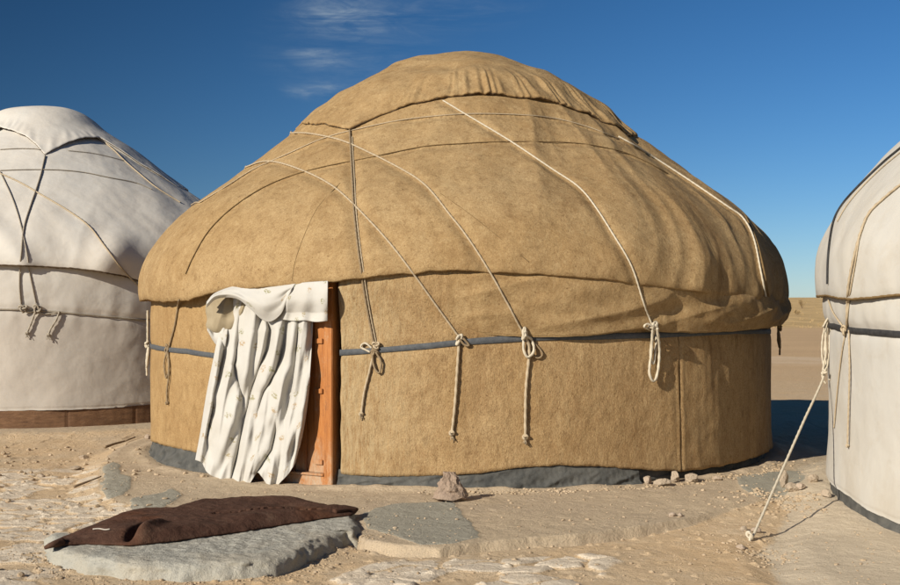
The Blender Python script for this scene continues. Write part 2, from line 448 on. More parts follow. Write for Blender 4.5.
# ================================================================== MAIN YURT
MC = (.12, 14.1, 0)
mprof = [(3.44, 1.45), (3.50, 1.60), (3.52, 1.75), (3.48, 1.97), (3.385, 2.16), (3.19, 2.42), (2.96, 2.635), (2.56, 2.92), (2.25, 3.157),
         (1.94, 3.40), (1.587, 3.70), (1.286, 3.90), (1.01, 4.05), (.714, 4.19), (.44, 4.29), (.155, 4.34), (.01, 4.345)]
sm = lambda a, b, x: (lambda t: t * t * (3 - 2 * t))(min(max((x - a) / (b - a), 0), 1))
def mdisp(th, t, r, z):
    cx, cy = math.sin(th) * r, math.cos(th) * r
    d = .030 * fn(cx * .8, cy * .8, z * .8 + 3) + .014 * fn(cx * 2.6, cy * 2.6, z * 2.6)
    a = .35 + sm(.1, .75, th) * (1 - sm(2.2, 3.1, abs(th))) * 1.3
    fade = sm(0, .05, t) * (1 - sm(.5, .72, t))
    sk = th * 4.8 - t * 2.0 + .5 * fn(th * 2, t * 3, 5)
    f1 = 1 - abs(fn(sk, t * 1.3, 1.7)) * 2.6
    f2 = 1 - abs(fn(sk * 2.1 + 9, t * 2.0, 4.1)) * 2.6
    d += a * fade * (.027 * f1 + .008 * f2)
    low = (1 - sm(.0, .28, t))
    d += low * (.022 * fn(th * 5.5, z * 1.6, 8) + .012 * fn(th * 15, z * 4, 2)) * (.7 + a * .5)
    d += .0035 * fn(cx * 9, cy * 9, z * 9)
    return d
msurf = Surf(MC, mprof, 0, mdisp)
mbase = msurf.base_bvh(360, 90)
E_roof = edge_tab(MC, 3.50, [(146, 299), (165, 301), (190, 299), (212, 292), (240, 288), (300, 283), (335, 280), (370, 275), (420, 270), (450, 268.5), (480, 269.5), (540, 273),
                             (600, 278), (640, 283), (680, 288), (720, 294), (755, 299), (777, 302)], 1.62)
ROPES = {   # photo-measured runs of the tie ropes over the felt
 'R1': [(350, 129), (352, 173), (355.5, 227), (362, 275), (368, 312), (375, 347)],
 'R2': [(246, 168), (259, 163), (273, 162), (298, 169), (329, 184), (353, 204), (387, 240), (413, 273), (431, 298), (459, 337)],
 'R3': [(289, 133.5), (311, 134), (342, 141), (369, 153), (404, 171), (427, 187), (449, 214), (467, 237), (489, 271), (507, 303), (523, 333)],
 'R4': [(200, 203), (228, 186), (253, 170), (284, 156), (320, 140), (351, 131), (404, 120), (460, 114.5), (507, 114.5), (551, 118), (587, 127), (618, 139)],
 'R5': [(186, 274), (193, 258), (209, 231), (235, 206), (271, 184), (315, 169), (369, 158), (422, 147), (460, 144), (502, 142), (573, 143), (618, 151), (644, 161), (668, 174)],
 'R6': [(443, 101), (467, 115.5), (511, 142), (551, 169), (578, 187), (595, 207), (613, 235), (631, 266), (642, 300), (651, 324)],
 'R7': [(618, 137), (641, 150), (689, 181), (727, 207), (742, 218), (753, 238), (760, 271), (765, 297)],
 'R8': [(180, 300), (176, 325), (170, 348)],
}
SEAMS = {
 'S1': [(682, 207), (702, 231), (715, 255), (724, 280)],
 'S2': [(440, 193), (475, 218), (529, 262)],
 'S3': [(340, 183), (318, 207), (304, 236), (295, 262), (292, 281)],
 'S4': [(745, 216), (756, 240), (763, 268), (768, 296)],
}
def kd_of(lists):
    pts = [p for l in lists for p in l]; kd = KDTree(len(pts))
    for i, p in enumerate(pts): kd.insert(p, i)
    kd.balance(); return kd
pre = [resample(surface_rope([mbase], [q for q in ROPES[k] if True][:99], .011), .05) for k in ('R1', 'R2', 'R3', 'R4', 'R5', 'R6', 'R7')]
pre_kd = kd_of(pre)
def dent(V, kd, axis, amp=.020, w=.060):
    for i, v in enumerate(V):
        if v.y > axis[1] + 1: continue
        _, _, d = kd.find(v)
        if d < w * 3:
            inw = Vector((axis[0] - v.x, axis[1] - v.y, 0)); 
            if inw.length < 1e-4: continue
            inw.normalize(); inw.z = -.7; inw.normalize()
            V[i] = v + inw * (amp * math.exp(-(d / w) ** 2))
    return V

def roof_mesh(name, surf, edge, nth, nl, mat, parent, kd=None, amp=.02, roll=.05, tuck=.07, l_top=None, edge_is_l=False, thick=.0, edgewob=.008, thr=None, wrap=True):
    """felt hung over the poles; the hem is rolled under"""
    c = surf.c; V = []
    nu = nth if wrap else nth + 1
    hem = [(-tuck, .035), (-roll * .8, .0), (-roll * .28, -.016), (0, -.004)]
    rows = []
    for (dr, dz) in hem:
        for i in range(nu):
            th = (thr[0] + (thr[1] - thr[0]) * i / nth) if thr else -PI + 2 * PI * i / nth
            el = edge(th); p, n_ = surf.point(th, el)
            e = Vector((math.sin(th), -math.cos(th), 0))
            inw = -n_
            wob = edgewob * (fn(th * 30, 3, dr * 4) + .6 * fn(th * 90, 1, 0))
            tang = Vector((0, 0, -1)) - n_ * (-n_.z); tang.normalize()
            V.append(p + inw * (-dr) + tang * (-dz + wob))
    for j in range(1, nl):
        f = (j / (nl - 1)) ** .95
        for i in range(nu):
            th = (thr[0] + (thr[1] - thr[0]) * i / nth) if thr else -PI + 2 * PI * i / nth
            el = edge(th); lt = l_top if l_top else surf.len
            V.append(surf.point(th, el + (lt - el) * f)[0])
    if kd: dent(V, kd, c, amp)
    me = grid_mesh(name, V, nu, nl - 1 + len(hem), wrap)
    return link(name, me, mat, parent)

Y = empty('yurt', (MC[0], MC[1], 0)); 
tag(Y, 'large camel-brown felt yurt in the middle with a wooden door', 'yurt', 'yurts of the desert camp')
roof_edge = lambda th: msurf.l_of_z(lerp_tab(E_roof, th))
roof = roof_mesh('roof_felt', msurf, roof_edge, 900, 150, M['felt'], Y, pre_kd, amp=.028, l_top=msurf.len * .93, roll=.05)

# crown cover -------------------------------------------------------
crown_px = [(303, 124), (325, 125), (350, 130), (380, 116), (410, 105), (445, 98), (475, 95.5), (500, 96), (550, 103), (590, 116), (615, 127), (630, 136)]
cr = []
for q in crown_px:
    d = ray(*q); h = mbase.ray_cast(EYE, d)
    if h[0] is None: continue
    v = h[0] - Vector(MC); cr.append((math.atan2(v.x, -v.y), msurf.l_of_z(v.z)))
cr.sort(); lb = msurf.l_of_z(3.42)
cr = [(-PI, lb), (cr[0][0] - .5, lb)] + cr + [(min(cr[-1][0] + .4, 3.1), lb), (PI, lb)]
csurf_l = lambda th: lerp_tab(cr, th)
cprof = [(r + (.0 if r > 1.9 else 0), z) for r, z in mprof]
cprof = [(3.44, 1.45), (3.50, 1.60), (3.52, 1.75), (3.48, 1.97), (3.385, 2.16), (3.19, 2.42), (2.96, 2.635), (2.56, 2.92), (2.25, 3.157),
         (1.94, 3.40), (1.587, 3.72), (1.286, 3.94), (1.01, 4.085), (.714, 4.225), (.44, 4.32), (.155, 4.385), (.01, 4.40)]
def cdisp(th, t, r, z):
    cx, cy = math.sin(th) * r, math.cos(th) * r
    d = mdisp(th, t, r, z) * .6
    el = csurf_l(th) / msurf.len; u = (t - el) / max(1 - el, .01)
    g = math.exp(-((u - .06) / .16) ** 2)
    a = .5 + 1.0 * sm(-.5, .3, th)
    k = th * 20 + .8 * fn(th * 6, 2, 7) * 3
    d += g * a * (.026 * fn(k * .62, u * 3.2, 3) + .017 * fn(k * 1.4, u * 2.0 + th, 6))
    d += .035 * math.exp(-((u - .22) / .10) ** 2) * sm(-.9, .1, th)
    d += .055 * fn(cx * 1.7 + 4, cy * 1.7, z * 1.2) * sm(.1, .5, u)
    d += .016 * fn(cx * 5, cy * 5, z * 5)
    return d
csurf = Surf(MC, cprof, .034, cdisp)
crown = roof_mesh('crown_felt', csurf, csurf_l, 800, 90, M['felt'], Y, None, roll=.045, tuck=.06, edgewob=.012)
# the crown hem's shadow line is a dark cord

def bvh_of(o):
    dg = None
    me = o.data; m = Matrix.Translation(parent_world(o.parent)) @ Matrix.Rotation(parent_rot(o.parent), 4, 'Z') if o.parent else Matrix()
    return BVHTree.FromPolygons([m @ v.co for v in me.vertices], [tuple(p.vertices) for p in me.polygons])

# walls -------------------------------------------------------------
thL = cyl_hit(MC, 3.4, 219, 400)[0]; thR = cyl_hit(MC, 3.4, 335.5, 400)[0]
thSeam = cyl_hit(MC, 3.38, 680, 400)[0]
E_bot = edge_tab(MC, 3.4, [(153, 441), (170, 447), (190, 451), (215, 459), (260, 468), (300, 473), (335, 473), (370, 476), (400, 476), (440, 475), (480, 473), (520, 467), (560, 465), (600, 466),
                           (640, 469), (680, 471), (720, 466), (750, 459), (771, 448)], .02)
def wall_r(th, z):
    right = sm(thR - .1, thR + .05, th) if th < 1.9 else 1
    r = 3.385 + .07 * sm(1.30, 1.85, z) * right + .015 * (1 - sm(0, .35, z))
    cx, cy = math.sin(th) * 3.4, math.cos(th) * 3.4
    r += .030 * fn(cx * .9, cy * .9, z * .7) + .012 * fn(cx * 3, cy * 3, z * 2.2) + .003 * fn(cx * 11, cy * 11, z * 8)
    # vertical ripples on the right-hand panels
    a = sm(.45, .9, th) * (1 - sm(2.4, 3, th))
    r += a * (.014 * fn(th * 16, z * .6, 3) + .006 * fn(th * 40, z * .8, 9))
    r -= .012 * math.exp(-((z - lerp_tab(E_band, th)) / .05) ** 2)
    return r
E_band = edge_tab(MC, 3.39, [(150, 346.5), (185, 351), (220, 356.5), (300, 354), (336, 353), (370, 350.5), (400, 348), (430, 345.5), (460, 342.5), (500, 340), (540, 338.5), (600, 336.5), (680, 334), (730, 332), (768, 331)], 1.26)
def wall_panel(name, a, b, mat, n, z_top_of, extra=0.0, curl=(1, 1)):
    rows = 90
    def P(th, v):
        zb = lerp_tab(E_bot, th) + .008 * fn(th * 22, 1, 5) + .004 * fn(th * 80, 1, 5); zt = z_top_of(th)
        hem = [(-.03, .03), (-.02, -.006), (-.004, -.006)]
        j = round(v * (rows - 1))
        if j < 3: dr, dz = hem[j]; z = zb + dz
        else: dr = 0; z = zb + (zt - zb) * (j - 2) / (rows - 3)
        r = wall_r(th, z) + dr + extra
        # panel edges are thicker: folded and stitched
        for side, q in ((0, a), (1, b)):
            d = abs(th - q) * 3.4
            if curl[side]:
                r += .005 * math.exp(-((d - .03) / .02) ** 2) - (.009 * math.exp(-(d / .008) ** 2)) + .003 * fn(z * 8, q * 3, 1) * math.exp(-(d / .08) ** 2)
        e = Vector((math.sin(th), -math.cos(th), 0))
        off = 0
        if curl[0] and abs(th - a) < 1e-6: off = .012 * fn(z * 5, 2, a)
        return Vector((MC[0], MC[1], z)) + e * r + Vector((math.cos(th), math.sin(th), 0)) * off
    return ring_sheet(name, MC, a, b, n, rows, P, mat, Y)
ztop = lambda th: max(lerp_tab(E_roof, th) + .10, 1.7)
wr = wall_panel('wall_felt', thR + .012, thSeam + .0003, M['felt_wall'], 420, ztop)
tag(wr, 'matted felt wall panel right of the door')
wl = wall_panel('wall_felt', -PI * .75, thL - .01, M['felt_wall_plain'], 260, ztop)
wb = wall_panel('wall_felt', thSeam - .0003, 2 * PI - PI * .75, M['felt_wall'], 500, lambda th: ztop(th if th < PI else th - 2 * PI), .006)
# note: angles past pi wrap through the tables at their back value
# the long panel beside the door post has a straw-like surface: a slimmer felt strip
# eave felt drape ---------------------------------------------------
E_drape = edge_tab(MC, 3.46, [(452, 318), (462, 327), (475, 332.5), (500, 335.5), (540, 337), (570, 336.5), (600, 335), (625, 331.5), (642, 329), (665, 332), (700, 333), (735, 331), (772, 326)], 1.36)
thD = cyl_hit(MC, 3.46, 449, 300)[0]
def drape_P(th, v):
    tw = th if th < PI else th - 2 * PI
    zb = lerp_tab(E_drape, tw) + .006 * fn(tw * 30, 1, 0); zt = lerp_tab(E_roof, tw) + .12
    s0 = sm(0, .09, th - thD)
    if v < .1: z = zb + (.03 if v < .04 else -.004); dr = -.05 if v < .04 else -.022
    else: z = zb + (zt - zb) * (v - .1) / .9; dr = 0
    u = min(max((z - zb) / (zt - zb), 0), 1)
    r = wall_r(tw, z)
    big = sm(.55, 1.0, th) * (1 - sm(2.2, 2.8, th))
    bul = (.014 + .040 * sm(.08, .3, th) + .055 * big) * s0
    shape = (.55 + .9 * math.sin(PI * min(u * .9 + .18, 1)) ** 1.0) * (1 - sm(.85, 1, u) * .6)
    r = max(r - .0, 3.385) + bul * shape + .004
    r += s0 * (.012 * fn(th * 5, z * 3, 4) + big * (.045 * fn(th * 7 + z * 2.5, z * 2.2, 6) + .022 * fn(th * 16 - z * 5, z * 3, 2)))
    r += s0 * .016 * fn(th * 7 + z * 7, z * 5, 7) * (1 - sm(.85, 1, u) * .5)
    r += s0 * .020 * (1 - abs(fn(th * 3.5 - z * 4.2, z * 2.0, 21)) * 3) * sm(.0, .25, u) * sm(1, .7, u)
    # pinched by the tie rope
    for q in (.585,):
        r -= .022 * math.exp(-((th - q) / .03) ** 2)
    e = Vector((math.sin(th), -math.cos(th), 0))
    return Vector((MC[0], MC[1], z)) + e * (r + dr * s0)
drape = ring_sheet('eave_felt', MC, thD, 2 * PI - 1.9, 620, 64, drape_P, M['felt'], Y)

# straw-like strip of wall felt just right of the door
def band_r(th, z): return wall_r(th, z) + .004
th560 = cyl_hit(MC, 3.46, 575, 335)[0]
band('girth_strap', MC, E_band, .052, lambda th, z: band_r(th, z) + .004, M['strap'], Y, thR + .01, PI, 420)
b2 = band('girth_strap', MC, E_band, .050, lambda th, z: band_r(th, z) + .004, M['strap'], Y, -PI, thL - .01, 300)

# ground skirt ------------------------------------------------------
def skirt_mesh(name, c, rfun, top, bot_off, mat, parent, a, b, n=500, seed=0, flare=.09, zbot=-.03):
    def P(th, v):
        zt = top(th) + .03; z = zt + (zbot - zt) * v
        r = rfun(th) + flare * .6 * v ** 1.3 - .02
        w = 1 - abs(fn(th * 11 + v * 2.2, v * 1.4, seed)) * 2.4; w2 = fn(th * 28 - v * 3, v * 3, seed + 3)
        r += (.020 * w + .014 * w2 + .006 * fn(th * 90, v * 8, seed)) * (.3 + .9 * v)
        e = Vector((math.sin(th), -math.cos(th), 0))
        return Vector((c[0], c[1], z + .012 * fn(th * 18, v * 3, seed + 5))) + e * r
    return ring_sheet(name, c, a, b, n, 26, P, mat, parent)
botz = lambda th: lerp_tab(E_bot, th if th < PI else th - 2 * PI)
skirt_mesh('ground_skirt', MC, lambda th: 3.385, botz, 0, M['tarp'], Y, thR + .005, cyl_hit(MC, 3.4, 640, 470)[0], 420, 3)
skirt_mesh('ground_skirt', MC, lambda th: 3.385, botz, 0, M['tarp'], Y, -PI * .7, thL + .02, 260, 5)
skirt_mesh('ground_skirt', MC, lambda th: 3.34, botz, 0, M['tarp'], Y, cyl_hit(MC, 3.4, 641, 470)[0], 2 * PI - PI * .7, 420, 8, flare=.02)

# door --------------------------------------------------------------
thm = (thL + thR) / 2; hw = 3.4 * math.sin((thR - thL) / 2); rd = 3.4 * math.cos((thR - thL) / 2)
DU = Vector((math.cos(thm), math.sin(thm), 0)); DN = Vector((math.sin(thm), -math.cos(thm), 0))
DC = Vector((MC[0], MC[1], 0)) + DN * rd
def dplane(px, py, w=0.0):
    d = ray(px, py); t = ((DC + DN * w) - EYE).dot(DN) / d.dot(DN); return EYE + d * t
def dloc(px, py, w=0.0):
    p = dplane(px, py, w) - DC; return p.dot(DU), p.z
def box_data(x0, x1, w0, w1, z0, z1, V, Fc, bev=.006, jit=0):
    """bevelled board in door coordinates: x along the door, w outward, z up"""
    bm = bmesh.new(); bmesh.ops.create_cube(bm, size=1)
    for v in bm.verts: v.co = Vector(((x0 + x1) / 2 + v.co.x * (x1 - x0), (w0 + w1) / 2 + v.co.y * (w1 - w0), (z0 + z1) / 2 + v.co.z * (z1 - z0)))
    bmesh.ops.bevel(bm, geom=bm.edges[:], offset=bev, segments=2, affect='EDGES')
    bm.verts.index_update(); b = len(V)
    for v in bm.verts: V.append(DC + DU * v.co.x + DN * v.co.y + Vector((0, 0, v.co.z)))
    for f in bm.faces: Fc.append([b + v.index for v in f.verts])
    bm.free()
def boards(name, L, mat, parent, bev=.006, smooth=False):
    V = []; Fc = []
    for a in L: box_data(*a, V, Fc, bev)
    return link(name, mesh_from(name, V, Fc), mat, parent, smooth)
zt_d = dloc(330, 280)[1]; zb_d = -.03
xp0 = dloc(326, 400)[0]; xp1 = hw - .012
fr_ = empty('door_frame', (0, 0, 0)); fr_.parent = Y
boards('post', [(xp0, xp1, -.10, .035, zb_d, zt_d + .12)], M['wood'], fr_)
boards('post', [(-hw + .01, -hw + .085, -.10, .03, zb_d, zt_d + .12)], M['wood'], fr_)
boards('lintel', [(-hw + .085, xp0, -.09, .028, zt_d - .02, zt_d + .10)], M['wood'], fr_)
sill_z = dloc(300, 474)[1]
boards('sill', [(-hw + .085, xp0, -.08, .02, zb_d, sill_z), (-hw + .085, xp0, -.03, .04, sill_z + .002, sill_z + .022)], M['wood'], fr_, .005)
xl1 = xp0 - .022
leaf = boards('door_leaf', [(xl1 - .115, xl1, -.055, -.012, sill_z + .02, zt_d - .03), (xl1 - .20, xl1 - .117, -.065, -.030, sill_z + .02, zt_d - .03),
                            (xl1 - .215 - .11, xl1 - .205, -.055, -.018, sill_z + .02, zt_d - .03), (-hw + .09, xl1 - .33, -.065, -.03, sill_z + .02, zt_d - .03)], M['wood'], Y)
for py in (341, 391, 462):
    z = dloc(316, py)[1]
    boards('batten', [(xl1 - .10, xl1 - .015, -.0115, .006, z - .022, z + .022)], M['wood'], leaf, .004)
boards('dark_door_backing', [(-hw, hw, -.16, -.11, zb_d, zt_d + .2)], M['doorway_shade'], Y)  # black board added behind the leaf as the unlit interior

# ropes -------------------------------------------------------------
bv_roof = bvh_of(roof); bv_crown = bvh_of(crown); bv_wr = bvh_of(wr); bv_wl = bvh_of(wl); bv_wb = bvh_of(wb); bv_dr = bvh_of(drape)
ALL = [bv_roof, bv_wr, bv_wl, bv_wb, bv_dr]
def around(P, key, r):
    """carry a rope on round the hidden side of the roof"""
    ext = {'R2': (0, -1.3, -.9), 'R3': (0, -1.3, -1.0), 'R4': (0, -1.2, -.2),}.get(key)
    if not ext: return P
    q = P[0] - Vector(MC); th0 = math.atan2(q.x, -q.y); l0 = msurf.l_of_z(q.z); out = []
    for k in range(1, 26):
        t = k / 25; out.append(msurf.point(th0 + ext[1] * t, max(l0 + ext[2] * t * t, .1), r + .01)[0])
    return out[::-1] + P
def lay(key, r, mat, bvs=ALL, lift=0.004, name='tie_rope'):
    P = surface_rope(bvs, ROPES[key], r, lift)
    P = around(P, key, r)
    return tube(name, P, r, mat, Y, 9, True, .012), P
r1, P1 = lay('R1', .010, M['rope_b'])
# second strand beside it
V1 = [p + Vector((.021, -.002, 0)) for p in P1[2:]]
tube('strand', V1, .006, M['rope'], r1, 8, True, .012)
r2, P2 = lay('R2', .0085, M['rope'])
r3, P3 = lay('R3', .0085, M['rope'])
r4, P4 = lay('R4', .0055, M['rope'], [bv_roof])
r5, P5 = lay('R5', .0045, M['seam'], [bv_roof])
r6, P6 = lay('R6', .0078, M['rope_w'])
r7, P7 = lay('R7', .009, M['rope_w'])
r8, P8 = lay('R8', .010, M['rope_b'])
for k in ('S1', 'S2', 'S3'):
    P = surface_rope([bv_roof], SEAMS[k], .004, -.004); tube('seam', P, .0042, M['seam'], roof, 6, False, .02)
P = surface_rope([bv_roof], SEAMS['S4'], .008, -.002); tube('seam', P, .010, M['seam'], roof, 6, False, .02)
# dark cord drawing the shadow line under the crown hem
hemP = []
for i in range(260):
    th = -1.3 + 2.75 * i / 259; el = csurf_l(th); p, n_ = csurf.point(th, el - .004, -.022); hemP.append(p)
tube('hem_shadow_cord', hemP, .010, M['cord_d'], crown, 7, True, .014)
hemP = []
for i in range(700):
    th = -1.5 + 2.95 * i / 699
    p, n_ = msurf.point(th, roof_edge(th) + .012, -.028)
    hemP.append(p - Vector((0, 0, .016)))
tube('hem_shadow_cord', hemP, .009, M['cord_d'], roof, 7, True, .02)  # dark cord draws the shaded crease below the eave

def wall_pt(px, py, lift=.03, bvs=None):
    d = ray(px, py); best = None
    for bv in (bvs or ALL):
        h = bv.ray_cast(EYE, d)
        if h[0] is not None and (best is None or h[3] < best[3]): best = h
    nn = best[1] if best[1].dot(d) < 0 else -best[1]
    nn = Vector((nn.x, nn.y, 0)).normalized()
    return best[0] + nn * lift, nn
def hang(name, pts, r, mat, parent, lift=.02, step=.012, tuft=True, n=8, bvs=None, seed=1, endlump=True):
    P = catmull([wall_pt(a, b, lift if i else lift * 1.3, bvs)[0] for i, (a, b) in enumerate(pts)], n)
    P = resample(P, step); V, Fc = tube_data(P, r, 9, True)
    rnd = random.Random(seed)
    if endlump:
        q = P[-1]; L = [q + Vector((math.cos(a) * r * 1.5, 0, math.sin(a) * r * 1.4 )) + Vector((0, -r * math.sin(2 * a), 0)) for a in [i * .5 for i in range(20)]]
        tube_data(L, r * .8, 7, False, V=V, Fc=Fc)
    if tuft: end_tuft(V, Fc, P[-1] - Vector((0, 0, r * 1.5)), r, rnd)
    return link(name, mesh_from(name, V, Fc), mat, parent)
def tie(px, py, size, r, mat, parent, seed):
    p, nn = wall_pt(px, py, .012); return knot('knot', p, nn, size, r, mat, parent, seed)
# R1 knot: untidy, dark and light
tie(375, 351, .055, .010, M['rope_b'], r1, 1); k = tie(377, 345, .040, .009, M['rope'], r1, 5)
hang('tail', [(375, 350), (370, 372), (365, 392), (362, 414)], .010, M['rope'], r1, seed=3)
hang('tail', [(377, 352), (382, 362), (380, 373), (375, 366), (373, 352)], .009, M['rope_b'], r1, .03, tuft=False, endlump=False)
hang('tail', [(373, 348), (366, 343), (362, 347), (371, 352)], .009, M['rope_w'], r1, .025, tuft=False, endlump=False)
tie(459, 339, .05, .011, M['rope_w'], r2, 2)
hang('tail', [(459, 342), (457, 372), (455, 405), (452, 433)], .0125, M['rope'], r2, seed=4)
hang('tail', [(459, 339), (465, 345), (469, 345), (463, 338)], .010, M['rope_b'], r2, .03, tuft=False, endlump=False)
tie(524, 334, .05, .0115, M['rope_w'], r3, 3)
hang('tail', [(525, 336), (529, 350), (526, 385), (525, 410), (525, 437)], .013, M['rope'], r3, seed=6)
hang('tail', [(524, 335), (531, 340), (533, 351), (527, 357), (523, 349), (523, 338)], .0115, M['rope_w'], r3, .04, tuft=False, endlump=False)
hang('tail', [(527, 338), (536, 345), (542, 354), (537, 358), (529, 351)], .008, M['rope_b'], r3, .018, tuft=False, endlump=False)
tie(652, 326, .06, .012, M['rope_w'], r6, 4)
hang('tail', [(653, 328), (656, 350), (654, 372), (650, 381), (646, 372), (648, 350), (651, 330)], .012, M['rope_w'], r6, .05, tuft=False, endlump=False)
hang('tail', [(652, 328), (649, 342), (648, 356), (651, 364), (653, 350), (654, 332)], .010, M['rope_w'], r6, .035, tuft=False, endlump=False)
hang('tail', [(651, 327), (645, 324), (642, 327), (650, 331)], .010, M['rope_w'], r6, .04, tuft=False, endlump=False)
tie(169.5, 350, .05, .009, M['rope_b'], r8, 6)
hang('tail', [(169, 352), (166, 365), (168, 378), (171, 367), (170, 352)], .008, M['rope_b'], r8, .02, tuft=False, endlump=False)
hang('tail', [(170, 352), (171, 372), (169, 390), (169, 403)], .009, M['rope_b'], r8, seed=8, tuft=False)
# ties at the two sides of the wall, seen edge on
for (th, zc, mm, drop) in ((-1.37, 1.16, 'rope_w', .34), (1.375, 1.34, 'rope_b', .30)):
    e = Vector((math.sin(th), -math.cos(th), 0)); tt = Vector((math.cos(th), math.sin(th), 0))
    c = Vector((MC[0], MC[1], zc)) + e * (wall_r(th, zc) + (.03 if th < 0 else .09))
    up = [c + e * .01 + Vector((0, 0, a)) for a in (.36, .25, .12, 0)] if th < 0 else [c + e * (.0) + Vector((0, 0, a)) for a in (.2, .1, 0)]
    sr = tube('tie_rope', catmull(up, 6), .010, M[mm], Y, 8, True, .012)
    knot('knot', c, e, .06, .011, M[mm], sr, 7)
    lp = [c, c + Vector((0, 0, -.10)) - tt * .05 * (1 if th > 0 else -1), c + Vector((0, 0, -drop * .75)) + e * .02, c + Vector((0, 0, -.15)) + tt * .03, c]
    tube('tail', catmull(lp, 8), .010, M[mm], sr, 8, True, .012)
    tube('tail', catmull([c, c + e * .02 - Vector((0, 0, drop * .5)), c + e * .015 - Vector((0, 0, drop))], 8), .010, M[mm], sr, 8, True, .012)

# ------------------------------------------------------------------ curtain
cur = empty('door_curtain', (DC.x + DN.x * .1, DC.y + DN.y * .1, 0))
tag(cur, 'white printed cotton curtain blowing over the orange wooden door', 'curtain')
def tabf(T): 
    C = catmull([Vector(t) for t in T], 8); ts = [c.x for c in C]; xs_ = [c.y for c in C]; ys_ = [c.z for c in C]
    return lambda v: (float(np.interp(v, ts, xs_)), float(np.interp(v, ts, ys_)))
cL = tabf([(0, 238, 288), (.12, 229, 310), (.25, 219, 335), (.4, 213, 362), (.6, 206, 398), (.8, 201, 430), (1, 195.5, 460)])
cR = tabf([(0, 314, 286), (.2, 313, 322), (.4, 311, 362), (.6, 308, 398), (.8, 303, 432), (1, 296, 461)])
cT = tabf([(0, 238, 288), (.5, 275, 285), (1, 314, 286)])
cB = tabf([(0, 195.5, 460), (.08, 202, 463), (.16, 209, 474), (.30, 228, 482), (.42, 243, 487.5), (.50, 249, 485), (.57, 257, 473), (.61, 262, 477), (.66, 268, 485), (.73, 276, 486.5), (.80, 282, 481), (.9, 290, 472), (1, 296, 461)])
CREASE = [([(262, 305), (270, 330), (267, 350), (253, 385), (244, 420), (238, 452), (231, 482)], -.10, 2.6),
          ([(245, 296), (240, 335), (234, 365), (238, 380), (242, 396)], -.10, 3.2),
          ([(231, 305), (226, 345), (214, 395), (207, 440)], -.07, 2.8),
          ([(287, 318), (284, 345), (276, 372), (264, 392), (257, 412)], -.08, 3.0),
          ([(276, 430), (272, 450), (262, 466), (256, 474)], -.10, 3.2),
          ([(298, 322), (296, 360), (291, 395), (284, 420)], -.06, 2.6),
          ([(253, 300), (256, 330), (250, 362), (240, 400), (226, 440), (216, 470)], .05, 5),
          ([(237, 300), (233, 340), (222, 390), (212, 440)], .05, 4.5),
          ([(276, 320), (276, 345), (264, 380), (252, 420), (248, 470)], .05, 5.5),
          ([(304, 322), (304, 370), (298, 420), (285, 455)], .05, 5),
          ([(292, 330), (289, 365), (278, 400), (268, 425)], .035, 4),
          ([(219, 350), (210, 400), (201, 450)], .045, 3.5)]
nu, nv = 200, 220
V = []; UV = []
for j in range(nv):
    v = j / (nv - 1)
    for i in range(nu):
        u = i / (nu - 1)
        L_, R_ = cL(v), cR(v); T_, B_ = cT(u), cB(u)
        t0, t1, b0, b1 = cT(0), cT(1), cB(0), cB(1)
        x = (1 - u) * L_[0] + u * R_[0] + (1 - v) * T_[0] + v * B_[0] - ((1 - u) * (1 - v) * t0[0] + u * (1 - v) * t1[0] + (1 - u) * v * b0[0] + u * v * b1[0])
        y = (1 - u) * L_[1] + u * R_[1] + (1 - v) * T_[1] + v * B_[1] - ((1 - u) * (1 - v) * t0[1] + u * (1 - v) * t1[1] + (1 - u) * v * b0[1] + u * v * b1[1])
        w = .075 + .055 * v
        for P_, a, s_ in CREASE:
            y0, y1 = P_[0][1], P_[-1][1]
            if y < y0 - 14 or y > y1 + 14: continue
            xc = float(np.interp(y, [p[1] for p in P_], [p[0] for p in P_])) + 1.2 * fn(y * .05, a * 9, s_)
            fade = sm(y0 - 14, y0 + 8, y) * (1 - sm(y1 - 12, y1 + 14, y))
            w += a * (1.0 if a < 0 else .75) * fade * (math.exp(-((x - xc) / s_) ** 2) if a > 0 else math.exp(-abs(x - xc) / (s_ * .85)))
        w += .014 * math.sin(u * 2 * PI * 6.5 + 1.2 * fn(v * 2, u * 2, 0) * 3) * (1 - .5 * v)
        w += .018 * fn(x * .05 + y * .02, y * .022, 2) + .012 * fn(x * .13, y * .06, 4)
        w += .034 * (1 - abs(fn(x * .075 + y * .018, y * .008, 7)) * 3) * sm(0, .12, v) + .009 * (1 - abs(fn(x * .18 + y * .035, y * .016, 3)) * 3) * sm(-.2, .3, fn(x * .03, y * .02, 40)) + .006 * fn(x * .06, y * .05, 13)
        w -= .04 * (sm(.92, 1, u) + sm(.08, 0, u))
        p = dplane(x, y, max(w, .035))
        V.append(p); UV.append((u * .95 + .02 * fn(u * 3, v * 3, 1), -v * 1.75))
me = grid_mesh('cloth', V, nu, nv, uv=UV)
cloth = link('cloth', me, M['cloth'], cur)
s_ = cloth.modifiers.new('thickness', 'SOLIDIFY'); s_.thickness = .004
